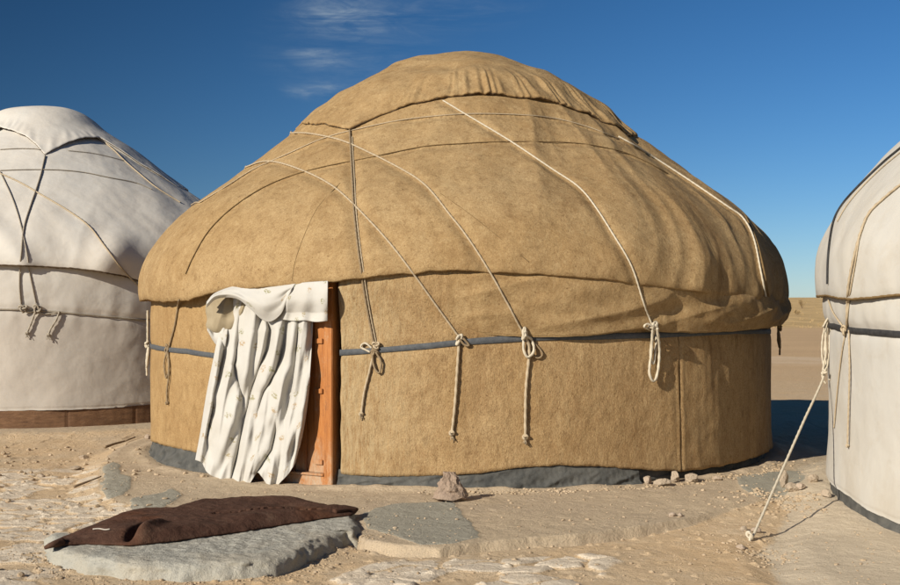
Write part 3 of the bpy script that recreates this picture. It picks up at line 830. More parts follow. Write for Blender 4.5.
# folded-over top: outer flap
def flap(name, T, B, w_of, nu, nv, mat, parent, uvs=(.6, .4), uvo=(0, 0)):
    V = []; UV = []; tT = tabf(T); tB = tabf(B)
    for j in range(nv):
        v = j / (nv - 1)
        for i in range(nu):
            u = i / (nu - 1); a = tT(u); b = tB(u)
            V.append(dplane(a[0] + (b[0] - a[0]) * v, a[1] + (b[1] - a[1]) * v, w_of(u, v))); UV.append((u * uvs[0] + uvo[0], -v * uvs[1] + uvo[1]))
    o = link(name, grid_mesh(name, V, nu, nv, uv=UV), mat, parent)
    s = o.modifiers.new('thickness', 'SOLIDIFY'); s.thickness = .005
    return o
flap('folded_top', [(0, 284, 285), (.5, 306, 282.5), (1, 328, 281)], [(0, 281, 319), (.25, 293, 321), (.5, 305, 320.5), (.75, 316, 322), (1, 327.5, 321)],
     lambda u, v: .125 + .055 * math.sin(PI * min(v * 1.1 + .15, 1)) + .022 * math.sin(u * 14 + v * 2) * v + .014 * fn(u * 4, v * 3, 1) - .04 * sm(.12, 0, u), 60, 50, M['cloth'], cur, uvo=(.3, .2))
flap('folded_top', [(0, 207, 302), (.10, 215, 293.5), (.28, 232, 287), (.5, 252, 284.5), (.8, 275, 286), (1, 296, 283.5)],
     [(0, 206.5, 307), (.10, 217, 298.5), (.25, 236, 298), (.4, 250, 308), (.55, 262, 319), (.68, 271, 321.5), (.82, 281, 314), (.93, 287, 300), (1, 291, 290)],
     lambda u, v: .12 + .14 * math.sin(PI * min(.12 + v * .7, 1)) * (1 - .5 * u) + .02 * math.sin(u * 9 + v * 5) + .012 * fn(u * 5, v * 4, 3), 90, 50, M['cloth'], cur, uvo=(1.3, .5))
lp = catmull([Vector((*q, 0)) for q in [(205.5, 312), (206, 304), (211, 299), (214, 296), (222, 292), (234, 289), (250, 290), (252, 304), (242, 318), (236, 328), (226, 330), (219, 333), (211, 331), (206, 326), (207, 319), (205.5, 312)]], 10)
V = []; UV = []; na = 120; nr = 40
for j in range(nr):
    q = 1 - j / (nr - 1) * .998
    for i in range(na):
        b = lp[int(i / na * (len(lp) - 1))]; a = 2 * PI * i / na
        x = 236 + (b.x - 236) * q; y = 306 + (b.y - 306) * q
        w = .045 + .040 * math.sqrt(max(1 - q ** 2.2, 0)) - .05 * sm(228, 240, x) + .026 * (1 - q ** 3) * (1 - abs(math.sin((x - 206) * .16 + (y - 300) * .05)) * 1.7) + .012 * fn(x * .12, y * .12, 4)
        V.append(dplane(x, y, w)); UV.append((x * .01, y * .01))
link('turned_cloth', grid_mesh('turned_cloth', V, na, nr, True, uv=UV), M['cloth_shade'], cur)  # lobe of the white curtain, coloured beige for its shaded inside
0 and flap('turned_cloth', [(0, 206, 309), (.15, 208, 302), (.35, 213, 296.5), (.5, 219, 293), (.75, 229, 290), (1, 243, 292)],
     [(0, 205.5, 316), (.15, 207, 325), (.35, 212, 330.5), (.5, 217, 331.5), (.75, 228, 331), (1, 240, 318)],
     lambda u, v: .06 + .08 * math.sin(PI * (.1 + .8 * v)) * math.sin(PI * (.12 + .7 * u)) + .020 * (1 - abs(math.sin(u * 9 + v * 1.5)) * 1.6) + .02 * fn(u * 6, v * 4, 5) - .05 * sm(.5, 1, u), 90, 60, M['cloth_shade'], cur)
flap('turned_cloth', [(0, 207, 328), (.5, 214, 331), (1, 228, 329)], [(0, 208, 331), (.5, 216, 344), (1, 225, 350)],
     lambda u, v: .035 + .03 * math.sin(PI * v) + .01 * math.sin(u * 9), 40, 30, M['cloth'], cur)
# ================================================================== CANVAS YURTS
def canvas_yurt(c, label, prof, crown_prof, e_roof, e_mid, e_bot, crown_l_px, crown_back_z, mat, seed, board=None, skirt=True, bulge=None, rw=3.28, wall_mat=None, band_mat=None, midline_mat=None):
    """a canvas covered yurt; returns the empty, the ray targets and its surface"""
    Yr = empty('yurt', (c[0], c[1], 0)); tag(Yr, label, 'yurt', 'yurts of the desert camp')
    c = (c[0], c[1], 0)
    def disp(th, t, r, z):
        cx, cy = math.sin(th) * r + seed, math.cos(th) * r
        d = .035 * fn(cx * .8, cy * .8, z * .8) + .014 * fn(cx * 2.2, cy * 2.2, z * 2.2)
        low = 1 - sm(.05, .5, t)
        sk = th * 5 - t * 2 + .4 * fn(th * 2, t * 3, seed)
        d += low * .020 * (1 - abs(fn(sk, t * 1.5, seed + 2)) * 2.5) + low * .010 * fn(th * 14 + t * 9, t * 8, seed)
        d += .004 * fn(cx * 7, cy * 7, z * 7)
        if bulge: d += bulge(th, t, r, z)
        return d
    S = Surf(c, prof, 0, disp)
    redge = lambda th: S.l_of_z(lerp_tab(e_roof, th))
    roof = roof_mesh('roof_canvas', S, redge, 640, 110, mat, Yr, None, l_top=S.len * .95, roll=.022, tuck=.05, edgewob=.005)
    bb = S.base_bvh(300, 80)
    T = []
    for q in crown_l_px:
        h = bb.ray_cast(EYE, ray(*q))
        if h[0] is None: continue
        v = h[0] - Vector(c); T.append((math.atan2(v.x, -v.y), S.l_of_z(v.z)))
    lb = S.l_of_z(crown_back_z)
    if T:
        T.sort(); T = [(-PI, lb), (T[0][0] - .4, lb)] + T + [(T[-1][0] + .4, lb), (PI, lb)]
    else: T = [(-PI, lb), (PI, lb)]
    cl = lambda th: lerp_tab(T, (th + PI) % (2 * PI) - PI)
    def cdisp_(th, t, r, z):
        cx, cy = math.sin(th) * r, math.cos(th) * r
        el = cl(th) / S.len; u = (t - el) / max(1 - el, .01)
        d = disp(th, t, r, z) * .6 + .03 * fn(cx * 1.5 + seed, cy * 1.5, 2)
        d += math.exp(-((u - .05) / .12) ** 2) * .012 * fn(th * 14, u * 4, seed)
        return d
    CS = Surf(c, crown_prof, .018, cdisp_)
    crown = roof_mesh('crown_canvas', CS, cl, 520, 70, mat, Yr, None, roll=.022, tuck=.04, edgewob=.006)
    P = []
    for i in range(521):
        th = -PI + 2 * PI * i / 520; P.append(CS.point(th, cl(th) - .004, -.012)[0])
    tube('edge_cord', P, .008, midline_mat, crown, 7, True, .02)
    # middle strip and the lower wall
    def wr_(th, z):
        cx, cy = math.sin(th) * 3.3 + seed, math.cos(th) * 3.3
        r = rw + .028 * fn(cx * .9, cy * .9, z * .8) + .012 * fn(cx * 2.6, cy * 2.6, z * 2.4) + .003 * fn(cx * 9, cy * 9, z * 7)
        r -= .016 * math.exp(-((z - lerp_tab(e_mid, th)) / .05) ** 2)
        r += .02 * sm(.5, .1, z)
        # puckers at the strap
        r += .014 * fn(th * 22, z * 1.8, seed + 4) * math.exp(-(abs(z - lerp_tab(e_mid, th)) / .22))
        return r
    def Pm(th, v):
        zb = lerp_tab(e_mid, th) + .004; zt = lerp_tab(e_roof, th) + .10
        z = zb + (zt - zb) * v; u = v
        r = wr_(th, z) + .014 + .03 * math.sin(PI * min(u * 1.05, 1)) + (prof[0][0] - rw - .05) * sm(.2, .9, u) * .8
        return Vector((c[0] + math.sin(th) * r, c[1] - math.cos(th) * r, z))
    mid = ring_sheet('middle_canvas', c, -PI, PI, 560, 30, Pm, mat, Yr, wrap=True)
    def Pw(th, v):
        zb = lerp_tab(e_bot, th) + .006 * fn(th * 20, 0, seed) + .003 * fn(th * 70, 0, seed); zt = lerp_tab(e_mid, th) + .06
        if v < .03: z = zb + .02; dr = -.02
        else: z = zb + (zt - zb) * v; dr = 0
        r = wr_(th, z) + dr
        return Vector((c[0] + math.sin(th) * r, c[1] - math.cos(th) * r, z))
    wall = ring_sheet('wall_canvas', c, -PI, PI, 620, 70, Pw, wall_mat or mat, Yr, wrap=True)
    # shadow line cords
    def ringP(tab, rf, dz=0, n=700): return [Vector((c[0] + math.sin(t) * rf(t), c[1] - math.cos(t) * rf(t), lerp_tab(tab, t) + dz + .004 * fn(t * 12, 1, 1))) for t in [-PI + 2 * PI * i / n for i in range(n + 1)]]
    PR = []
    for i in range(701):
        th = -PI + 2 * PI * i / 700; p, n_ = S.point(th, redge(th), -.012); PR.append(p - Vector((0, 0, .012 + .004 * fn(th * 20, 3, 3))))
    tube('hem_shadow_cord', PR, .013, midline_mat, roof, 7, True, .02)
    bnd = band('girth_strap', c, e_mid, .05 if band_mat is not M['rope_g'] else .022, lambda th, z: wr_(th, z) + .016, band_mat, Yr, -PI, PI, 500)
    if board:
        def Pb(th, v):
            zt = lerp_tab(e_bot, th) + .05; z = zt + (-.06 - zt) * v
            q = (th * 3.3 / .45) % 1
            r = rw - .015 - (.012 if q < .03 else 0) + .004 * fn(th * 40, v * 2, 9)
            return Vector((c[0] + math.sin(th) * r, c[1] - math.cos(th) * r, z))
        ring_sheet('base_board', c, -PI, PI, 900, 12, Pb, board, Yr, wrap=True)
    if skirt:
        skirt_mesh('ground_skirt', c, lambda th: rw, lambda th: lerp_tab(e_bot, th), 0, M['tarp'], Yr, -PI, PI, 600, seed, flare=.05, zbot=-.22)
    return Yr, S, dict(roof=roof, crown=crown, mid=mid, wall=wall), wr_

# left yurt -----------------------------------------------------------
LC = (-6.25, 19.15)
lprof = [(3.34, 1.85), (3.37, 2.05), (3.35, 2.25), (3.24, 2.48), (3.02, 2.72), (2.72, 2.96), (2.36, 3.22), (1.86, 3.57), (1.48, 3.85), (1.18, 4.03), (.94, 4.17), (.755, 4.32), (.586, 4.42), (.39, 4.47), (.01, 4.52)]
lcprof = [(3.34, 1.85), (3.37, 2.05), (3.35, 2.25), (3.24, 2.48), (3.02, 2.72), (2.72, 2.96), (2.36, 3.22), (1.86, 3.59), (1.48, 3.88), (1.18, 4.07), (.94, 4.23), (.755, 4.39), (.586, 4.495), (.39, 4.545), (.01, 4.59)]
le_roof = edge_tab(LC, 3.36, [(0, 264), (34, 265), (70, 267), (94, 269.5), (120, 274), (140, 280)], 1.98)
le_mid = edge_tab(LC, 3.30, [(0, 309.5), (30, 310), (60, 312), (83, 314), (115, 317), (145, 320)], 1.42)
le_bot = edge_tab(LC, 3.28, [(0, 412.5), (40, 412), (80, 411), (120, 409), (150, 406)], .2)
def lbulge(th, t, r, z):
    return .13 * math.exp(-((th - .56) / .10) ** 2) * math.exp(-((t - .075 - .35 * (th - .56)) / .07) ** 2) + .04 * math.exp(-((th - .30 + t) / .05) ** 2) * (1 - sm(.2, .5, t))
YL, SL, OL, wrL = canvas_yurt(LC, 'grey-white canvas yurt behind on the left with a brown base board', lprof, lcprof, le_roof, le_mid, le_bot,
    [(2, 129), (14, 132), (26, 137), (36, 145), (45, 155), (56, 149), (68, 144), (84, 140.5), (98, 140), (118, 142), (136, 149)], 3.35, M['canvas'], 11.0,
    board=M['board'], skirt=False, bulge=lbulge, rw=3.28, wall_mat=M['canvas_wall'], band_mat=M['rope_g'], midline_mat=M['cord_d'])
bvL = [bvh_of(o) for o in OL.values()]
LR = [([(45, 156), (40, 178), (31, 205), (24, 228), (21, 255), (19.5, 285), (21, 304)], .016, 'rope_g'),
      ([(0, 172), (12, 198), (20, 222), (26, 250), (30, 275), (36, 303)], .013, 'rope_g'),
      ([(0, 174), (20, 183), (44, 197), (66, 210), (88, 226), (104, 246), (121, 268), (140, 288)], .016, 'rope'),
      ([(104, 142.5), (114, 151), (124, 161), (140, 175), (156, 188), (180, 203)], .014, 'rope'),
      ([(0, 171), (30, 170), (60, 170.5), (85, 173), (109, 178), (135, 183), (152, 190)], .010, 'rope_g'),
      ([(0, 150), (20, 149), (41, 149.5)], .010, 'rope_g'), ([(68, 151), (95, 154), (124, 161)], .008, 'rope_g')]
lr = []
for pts, r_, mm in LR:
    r_ *= .62
    P = surface_rope(bvL, pts, r_, .006); lr.append(tube('tie_rope', P, r_, M[mm], YL, 9, True, .02))
def tieL(px, py, size, r, m, par, seed, bvs):
    p, nn = wall_pt(px, py, .02, bvs); return knot('knot', p, nn, size, r, m, par, seed)
tieL(23, 308, .06, .012, M['rope_g'], lr[0], 11, bvL); tieL(37, 309, .06, .012, M['rope_g'], lr[1], 12, bvL)
hang('tail', [(36, 310), (33, 318), (30, 326), (27, 333)], .012, M['rope_g'], lr[1], .03, bvs=bvL, seed=21)
hang('tail', [(59, 312), (56, 320), (51, 328), (48, 335)], .012, M['rope_g'], lr[1], .03, bvs=bvL, seed=22)
hang('tail', [(23, 309), (28, 312), (36, 311), (45, 314), (59, 312)], .010, M['rope_g'], lr[1], .03, bvs=bvL, tuft=False, endlump=False)

# right yurt ----------------------------------------------------------
RC = (6.46, 9.95)
ang0 = math.atan2(-RC[0], RC[1])     # theta facing the camera
rprof = [(3.35, 1.50), (3.39, 1.68), (3.40, 1.85), (3.38, 2.05), (3.28, 2.27), (3.08, 2.56), (2.71, 2.96), (2.36, 3.22), (1.86, 3.57), (1.48, 3.85), (1.18, 4.03), (.94, 4.17), (.755, 4.32), (.586, 4.42), (.39, 4.47), (.01, 4.52)]
rcprof = rprof[:8] + [(1.86, 3.59), (1.48, 3.88), (1.18, 4.07), (.94, 4.23), (.755, 4.39), (.586, 4.495), (.39, 4.545), (.01, 4.59)]
def etab_r(pts, rr, back):
    T = sorted(cyl_hit(RC, rr, *p) for p in pts)
    return [(-PI, back), (T[0][0] - .2, T[0][1])] + T + [(T[-1][0] + .5, back), (PI, back)]
re_roof = etab_r([(829, 294), (840, 296), (855, 297), (875, 295.5), (898, 293)], 3.38, 1.68)
re_mid = etab_r([(834, 326), (855, 330), (875, 332), (899, 334)], 3.30, 1.34)
re_bot = etab_r([(829, 481), (835, 488), (850, 500), (868, 513), (885, 521), (899, 527)], 3.30, .13)
YR, SR, OR_, wrR = canvas_yurt(RC, 'cream canvas yurt cut off at the right edge with a guy rope', rprof, rcprof, re_roof, re_mid, re_bot, [], 3.3, M['canvas2'], 23.0,
    skirt=True, rw=3.30, band_mat=M['edging'], midline_mat=M['seam'])
bvR = [bvh_of(o) for o in OR_.values()]
def rrope(pts, r_, mm, name='tie_rope', lift=.005):
    P = surface_rope(bvR, pts, r_, lift); return tube(name, P, r_, M[mm], YR, 9, mm != 'edging', .014)
rrope([(902, 148), (885, 162), (869, 177), (855, 191), (843, 205), (835, 220), (831, 240), (829, 262), (828.5, 284)], .0085, 'edging', 'edging_strip')
rrope([(902, 152), (885, 166), (869, 181), (856, 195), (846, 208), (838, 222)], .005, 'rope', 'edging_cord')
g1 = rrope([(902, 185), (885, 199), (870, 214), (862, 233), (856, 255), (851, 278), (849, 297), (848, 328)], .010, 'rope')
g2 = rrope([(860, 240), (856, 265), (851, 293), (849, 312), (847, 330), (843, 352), (839, 385), (835, 428)], .006, 'rope')
hang('tail', [(852, 330), (852, 370), (851, 410), (850, 446)], .007, M['rope'], g1, .02, bvs=bvR, tuft=False)
tieL(848, 330, .045, .010, M['rope'], g1, 31, bvR)
rrope([(829.5, 300), (834, 312), (841, 322), (847, 330)], .007, 'rope')
# guy rope with its bundle at the girth
anchor = ground_at(751, 541, -.088)
kp = Vector((3.36, 10.75, 1.36)); 
d = ray(829.5, 318); kp = EYE + d * (10.85 / d.y)
mid_ = EYE + ray(824.5, 374) * (10.55 / ray(824.5, 374).y)
guyP = catmull([kp + Vector((.1, .05, .05)), kp, kp.lerp(mid_, .5) + Vector((-.02, 0, -.02)), mid_, mid_.lerp(anchor, .33), mid_.lerp(anchor, .66), anchor], 10)
guy = tube('guy_rope', guyP, .0095, M['rope_w'], YR, 9, True, .014)
nR = Vector((-.9, -.42, 0))
knot('knot', kp + Vector((0, -.03, 0)), nR, .05, .009, M['rope_w'], guy, 41)
knot('knot', EYE + ray(825.5, 372) * (10.5 / ray(825.5, 372).y), nR, .038, .008, M['rope_w'], guy, 42)
knot('knot', anchor + Vector((0, 0, .03)), nR, .042, .009, M['rope_w'], guy, 43)
def dp_(px, py, Yd): return EYE + ray(px, py) * (Yd / ray(px, py).y)
for k_, pts in enumerate(([(828, 320), (823, 335), (822, 355), (825, 372)], [(829, 320), (829.5, 340), (828, 360), (826, 372)], [(828, 319), (825.5, 334), (826, 352), (823.5, 366), (822.5, 378), (826, 384)],
              [(829, 322), (834, 345), (833, 372), (829, 380)], [(824, 330), (827, 321), (833, 318)], [(823, 327), (828, 318), (832, 314)])):
    tube('tail', catmull([dp_(a, b, 10.62 - .02 * k_) for a, b in pts], 8), .008, M['rope_w'], guy, 8, True, .012)

# ================================================================== GROUND
def G(px, py, z=0.0):
    p = ground_at(px, py, z); return (p.x, p.y)
plat_poly = [G(*q) for q in [(150, 436), (120, 450), (103, 468), (103, 488), (125, 500), (165, 508), (230, 514), (300, 520), (350, 528), (366, 538), (395, 543), (440, 545), (480, 539.5), (530, 535), (575, 532),
                             (602, 529), (640, 524), (690, 516), (740, 503), (790, 490), (826, 472), (835, 455), (700, 440), (500, 430), (300, 425)]]
right_poly = [G(*q) for q in [(832, 470), (800, 492), (775, 515), (758, 538), (762, 552), (778, 566), (800, 580), (812, 600), (900, 640), (1100, 640), (1300, 500), (1000, 440)]]
patches = [([G(*q) for q in [(103, 466), (113, 462), (122, 466), (120, 474), (132, 478), (133, 485), (122, 494), (108, 497), (101, 488)]]),
           ([G(*q) for q in [(128, 505), (130, 498), (160, 492), (173, 487), (181, 493), (176, 500), (158, 508), (140, 514)]]),
           ([G(*q) for q in [(362, 512), (390, 505), (430, 503), (456, 504), (464, 515), (476, 528), (478, 536), (452, 542), (418, 544), (388, 532), (366, 526)]]),
           ([G(*q) for q in [(735, 478), (775, 472), (800, 470), (805, 482), (785, 492), (758, 497), (742, 489)]])]
cob_polys = [([G(*q) for q in [(455, 553), (520, 548), (590, 546), (612, 552), (600, 566), (560, 577), (560, 640), (300, 640), (305, 580), (350, 565), (400, 553)]])]
def ground_fields(x, y):
    wx = x + .10 * fbm(x * 2.2, y * 2.2, 11, 3) + .02 * fbm(x * 11, y * 11, 14, 3); wy = y + .10 * fbm(x * 2.2, y * 2.2, 21, 3) + .02 * fbm(x * 11, y * 11, 24, 3)
    d_main = 3.80 - np.hypot(wx - MC[0], wy - MC[1])
    sp = np.maximum(poly_sdf(plat_poly, x + .012 * fbm(x * 14, y * 14, 3, 3), y + .015 * fbm(x * 9, y * 9, 31, 3)), d_main)
    dx = np.abs(x - .35)
    wid = .022 + .30 * sstep(1.3, 2.6, dx)
    plat = sstep(-wid, wid * .2, sp)
    sr = np.maximum(poly_sdf(right_poly, wx, wy), 3.75 - np.hypot(wx - RC[0], wy - RC[1]))
    right = sstep(-.16, .06, sr)
    sl = 3.95 - np.hypot(wx - LC[0], wy - LC[1]); left = sstep(-.35, .15, sl)
    cem = np.maximum.reduce([sstep(-.06, -.01, sp), sstep(-.05, .07, sr), sstep(-.2, .2, sl) * .75])
    gp = np.zeros(x.shape)
    for P_ in patches: gp = np.maximum(gp, sstep(-.012, .02, poly_sdf(P_, x + .04 * fbm(x * 5, y * 5, 61, 5), y + .05 * fbm(x * 5, y * 5, 51, 5))))
    cz = np.zeros(x.shape)
    for P_ in cob_polys: cz = np.maximum(cz, sstep(-.15, .05, poly_sdf(P_, wx, wy)))
    cz = np.maximum(cz, .72 * sstep(-2.0, -2.7, x) * sstep(13.5, 12.0, y))           # worn crust at the left
    cz = np.maximum(cz, .35 * sstep(.1, .4, fbm(x * .7, y * .7, 77, 3)) * (1 - cem))
    cz *= (1 - np.clip(cem * 1.3, 0, 1))
    # flat crusted plates, stretched left-right
    a = 3.3; qx = (x + .16 * fbm(x * 2.5, y * 2.5, 91, 4)) * a * .9; qy = (y + .16 * fbm(x * 2.5, y * 2.5, 95, 4)) * a * 1.25
    d1, d2, cid = worley(qx, qy, 4); edge = d2 - d1
    plate = sstep(.05, .15, edge + .10 * fbm(x * 14, y * 14, 99, 3)) * (cid > .16)
    stone = plate * cz
    base = -.075 + .045 * fbm(x * .45, y * .45, 1, 4) * sstep(4.5, 8, np.hypot(x, y - 9)) + .018 * fbm(x * 1.7, y * 1.7, 5, 4)
    h = base + .006 * fbm(x * 9, y * 9, 8, 3)
    h = h + stone * (.015 + .020 * (cid - .5) + .008 * fbm(x * 6, y * 6, 40, 4)) + cz * .012 * fbm(x * 4, y * 8, 43, 4)
    ph = .0 + .014 * fbm(x * 1.3, y * 1.3, 17, 4) + .006 * fbm(x * 8, y * 8, 19, 3)
    ph = ph - .018 * sstep(3.55, 5.2, np.hypot(x - MC[0], y - MC[1])) 
    h = h * (1 - plat) + np.maximum(ph, h) * plat + .010 * gp * plat
    h = h - .030 * np.exp(-((sp + .03) / .026) ** 2) * sstep(2.4, 1.4, dx) * (y < 9.2)
    rh = -.045 - .058 * np.clip(10.4 - y, -.6, 1.35) + .045 * sstep(0, .35, sr) + .014 * fbm(x * 1.5, y * 1.5, 23, 4) + .007 * fbm(x * 9, y * 9, 25, 3)
    rm_ = np.hypot(x - MC[0], y - MC[1]); h = h + .035 * np.exp(-((rm_ - 3.5) / .09) ** 2) * np.clip(.55 + 1.5 * fbm(x * 2.5, y * 2.5, 55, 3), 0, 1.4)
    h = h * (1 - right) + rh * right
    lh = .0 + .02 * fbm(x * 1.4, y * 1.4, 27, 3); h = h * (1 - left) + lh * left
    # scattered debris relief
    d1b, d2b, cidb = worley(x * 9, y * 9, 12); peb = (cidb > .80) * sstep(.30, .12, d1b); h = h + .014 * peb * (1 - .7 * cem)
    dist = np.hypot(x, y)
    # rise to the scrub ridge
    ridge = sstep(85, 420, y) * (3.2 + .9 * fbm(x * .006, y * .006, 71, 3)) + .10 * fbm(x * .08, y * .08, 73, 3) * sstep(60, 110, dist)
    h = h + ridge
    lc = np.clip(x * 0 + stone, 0, 1)
    return h, cem, gp, lc, right
def axis(breaks):
    out = []
    for a, b, s in breaks: out += list(np.arange(a, b, s))
    return out
def geo(a, b, s0, k):
    out = []; x = a; s = s0
    while x < b: out.append(x); x += s; s *= k
    out.append(b); return out
xs = [-v for v in reversed(geo(5.2, 2600, .05, 1.10))] + list(np.arange(-5.185, 5.185, .018)) + geo(5.2, 2600, .05, 1.10)
ys = [-v for v in reversed(geo(2, 500, .3, 1.25))] + list(np.arange(-1.8, 6.2, .3)) + list(np.arange(6.4, 12.2, .017)) + geo(12.22, 3200, .05, 1.055)
xs = np.array(sorted(xs)); ys = np.array(sorted(ys))
X, Yg = np.meshgrid(xs, ys); hx, cem, gp, stn, peb = ground_fields(X, Yg)
nx, ny = len(xs), len(ys)
me = bpy.data.meshes.new('ground')
co_ = np.stack([X.ravel(), Yg.ravel(), hx.ravel()], 1).astype(np.float32)
idx = np.arange(nx * ny).reshape(ny, nx)
quads = np.stack([idx[:-1, :-1], idx[:-1, 1:], idx[1:, 1:], idx[1:, :-1]], -1).reshape(-1, 4)
me.vertices.add(len(co_)); me.vertices.foreach_set('co', co_.ravel())
me.loops.add(quads.size); me.loops.foreach_set('vertex_index', quads.ravel().astype(np.int32))
me.polygons.add(len(quads)); me.polygons.foreach_set('loop_start', np.arange(0, quads.size, 4, dtype=np.int32)); me.polygons.foreach_set('loop_total', np.full(len(quads), 4, np.int32))
me.polygons.foreach_set('use_smooth', np.ones(len(quads), bool)); me.update(); me.validate()
ca = me.color_attributes.new('surface_kind', 'FLOAT_COLOR', 'POINT')
ca.data.foreach_set('color', np.stack([cem.ravel(), gp.ravel(), stn.ravel(), peb.ravel()], 1).astype(np.float32).ravel())
def ground_mat():
    m, nt, b = new_mat('desert_ground'); v = objvec(nt)
    at = nt.nodes.new('ShaderNodeVertexColor'); at.layer_name = 'surface_kind'
    sp = nt.nodes.new('ShaderNodeSeparateColor'); nt.links.new(at.outputs['Color'], sp.inputs[0])
    cemv, gpv, stv = sp.outputs[0], sp.outputs[1], sp.outputs[2]
    n1 = noise_tex(nt, .9, 7, .65, v, .6); n2 = noise_tex(nt, 7, 6, .7, v); n3 = noise_tex(nt, 70, 5, .75, v)
    sand = mix(nt, fr(nt, n1, .35, .65), (.60, .425, .245), (.54, .415, .27))
    sand = mix(nt, fr(nt, n2, .5, .75, 0, .6), sand, (.43, .32, .20))
    sand = mix(nt, fr(nt, n2, .48, .3, 0, .5), sand, (.62, .50, .35))
    sand = mix(nt, fr(nt, n3, .54, .70, 0, .5), sand, (.30, .215, .13))
    stone = mix(nt, fr(nt, n2, .35, .7), (.70, .60, .46), (.58, .47, .34))
    stone = mix(nt, fr(nt, n3, .56, .72, 0, .4), stone, (.34, .26, .19))
    ce = mix(nt, fr(nt, n1, .35, .65), (.44, .35, .245), (.51, .40, .265))
    ce = mix(nt, fr(nt, n2, .45, .75, 0, .6), ce, (.36, .29, .205))
    ce = mix(nt, fr(nt, n3, .52, .70, 0, .5), ce, (.26, .21, .155))
    rt = mix(nt, fr(nt, n1, .35, .65), (.58, .49, .36), (.50, .415, .30)); rt = mix(nt, fr(nt, n3, .54, .72, 0, .4), rt, (.33, .27, .2))
    ce = mix(nt, fr(nt, mth(nt, 'ADD', at.outputs['Alpha'], mth(nt, 'MULTIPLY', mth(nt, 'SUBTRACT', n2, .5), .6)), .35, .7), ce, rt)
    gr = mix(nt, n2, (.285, .27, .215), (.35, .325, .255)); gr = mix(nt, fr(nt, n3, .5, .7, 0, .4), gr, (.2, .19, .165))
    c = mix(nt, fr(nt, mth(nt, 'ADD', stv, mth(nt, 'MULTIPLY', mth(nt, 'SUBTRACT', n2, .5), .9)), .35, .65), sand, stone)
    c = mix(nt, fr(nt, mth(nt, 'ADD', cemv, mth(nt, 'MULTIPLY', mth(nt, 'SUBTRACT', n2, .5), 1.2)), .3, .75, 0, .9), c, ce)
    c = mix(nt, fr(nt, mth(nt, 'ADD', gpv, mth(nt, 'MULTIPLY', mth(nt, 'SUBTRACT', n2, .5), .5)), .46, .54, 0, .92), c, gr)
    # far plain: pinkish dust, a pale track, then dry golden scrub
    g = nt.nodes.new('ShaderNodeTexCoord'); s = nt.nodes.new('ShaderNodeSeparateXYZ'); nt.links.new(g.outputs['Object'], s.inputs[0]); y = s.outputs['Y']
    wob = mth(nt, 'MULTIPLY', mth(nt, 'SUBTRACT', noise_tex(nt, .08, 5, .6, v), .5), 30)
    yy = mth(nt, 'ADD', y, wob)
    farc = mix(nt, fr(nt, noise_tex(nt, .25, 6, .6, objvec(nt, (.3, 1, 1))), .35, .7), (.50, .34, .19), (.56, .385, .215))
    c = mix(nt, fr(nt, y, 18, 34, 0, 1), c, farc)
    t1 = mth(nt, 'MULTIPLY', fr(nt, yy, 32, 34.5), fr(nt, yy, 39, 36)); c = mix(nt, mth(nt, 'MULTIPLY', t1, .55), c, (.66, .52, .36))
    scr = mix(nt, fr(nt, noise_tex(nt, .35, 8, .75, objvec(nt, (1, .35, 1))), .4, .62), (.62, .43, .20), (.44, .30, .14))
    c = mix(nt, fr(nt, mth(nt, 'ADD', y, mth(nt, 'MULTIPLY', wob, .25)), 80, 90), c, scr)
    nt.links.new(c, b.inputs['Base Color']); b.inputs['Roughness'].default_value = .95; b.inputs['Specular IOR Level'].default_value = .1
    near = fr(nt, y, 40, 14)
    p = bump(nt, b, noise_tex(nt, 5, 6, .7, v, .4), .55, .05)
    p = bump(nt, b, noise_tex(nt, 26, 6, .7, v, .3), .65, .018, p)
    p = bump(nt, b, n3, .7, .007, p)
    return m
gmat = ground_mat()
me.materials.append(gmat); go = bpy.data.objects.new('ground', me); col.objects.link(go); tag(go, 'sandy desert ground with crusted plates and cement aprons', kind='structure')
_gb = {}
def gz(x, y):
    h = ground_fields(np.array([[float(x)]]), np.array([[float(y)]]))[0]; return float(h[0, 0])

# ================================================================== SLAB AND BROWN FELT
def blob(name, poly, top, mat, loc, nr=70, na=420, z0=-.16, parent=None, prof=None, disp=None, taper=.10):
    P = [Vector((p[0], p[1], 0)) for p in poly]
    Pc = catmull(P + [P[0]], 10); cx = sum(p.x for p in P) / len(P); cy = sum(p.y for p in P) / len(P)
    Pc = resample(Pc, .01); L = len(Pc); V = []
    for j in range(nr):
        q = j / (nr - 1)
        for i in range(na):
            b = Pc[int(i / na * (L - 1))]
            rad = q
            x = cx + (b.x - cx) * rad; y = cy + (b.y - cy) * rad
            dx, dy, z = prof(q, x, y, b.x - cx, b.y - cy, i / na)
            V.append(Vector((x + dx, y + dy, z)))
    me = grid_mesh(name, V, na, nr, True)
    return me
slab_px = [(42, 553), (47, 548), (80, 538), (140, 526), (230, 512), (310, 508), (350, 511), (361, 522), (362, 533), (350, 545), (326, 556), (294, 571), (270, 577), (225, 581), (160, 583), (108, 579), (74, 574), (46, 563)]
slab_poly = [G(a, b, .0 if b < 545 else -.075) for a, b in slab_px]
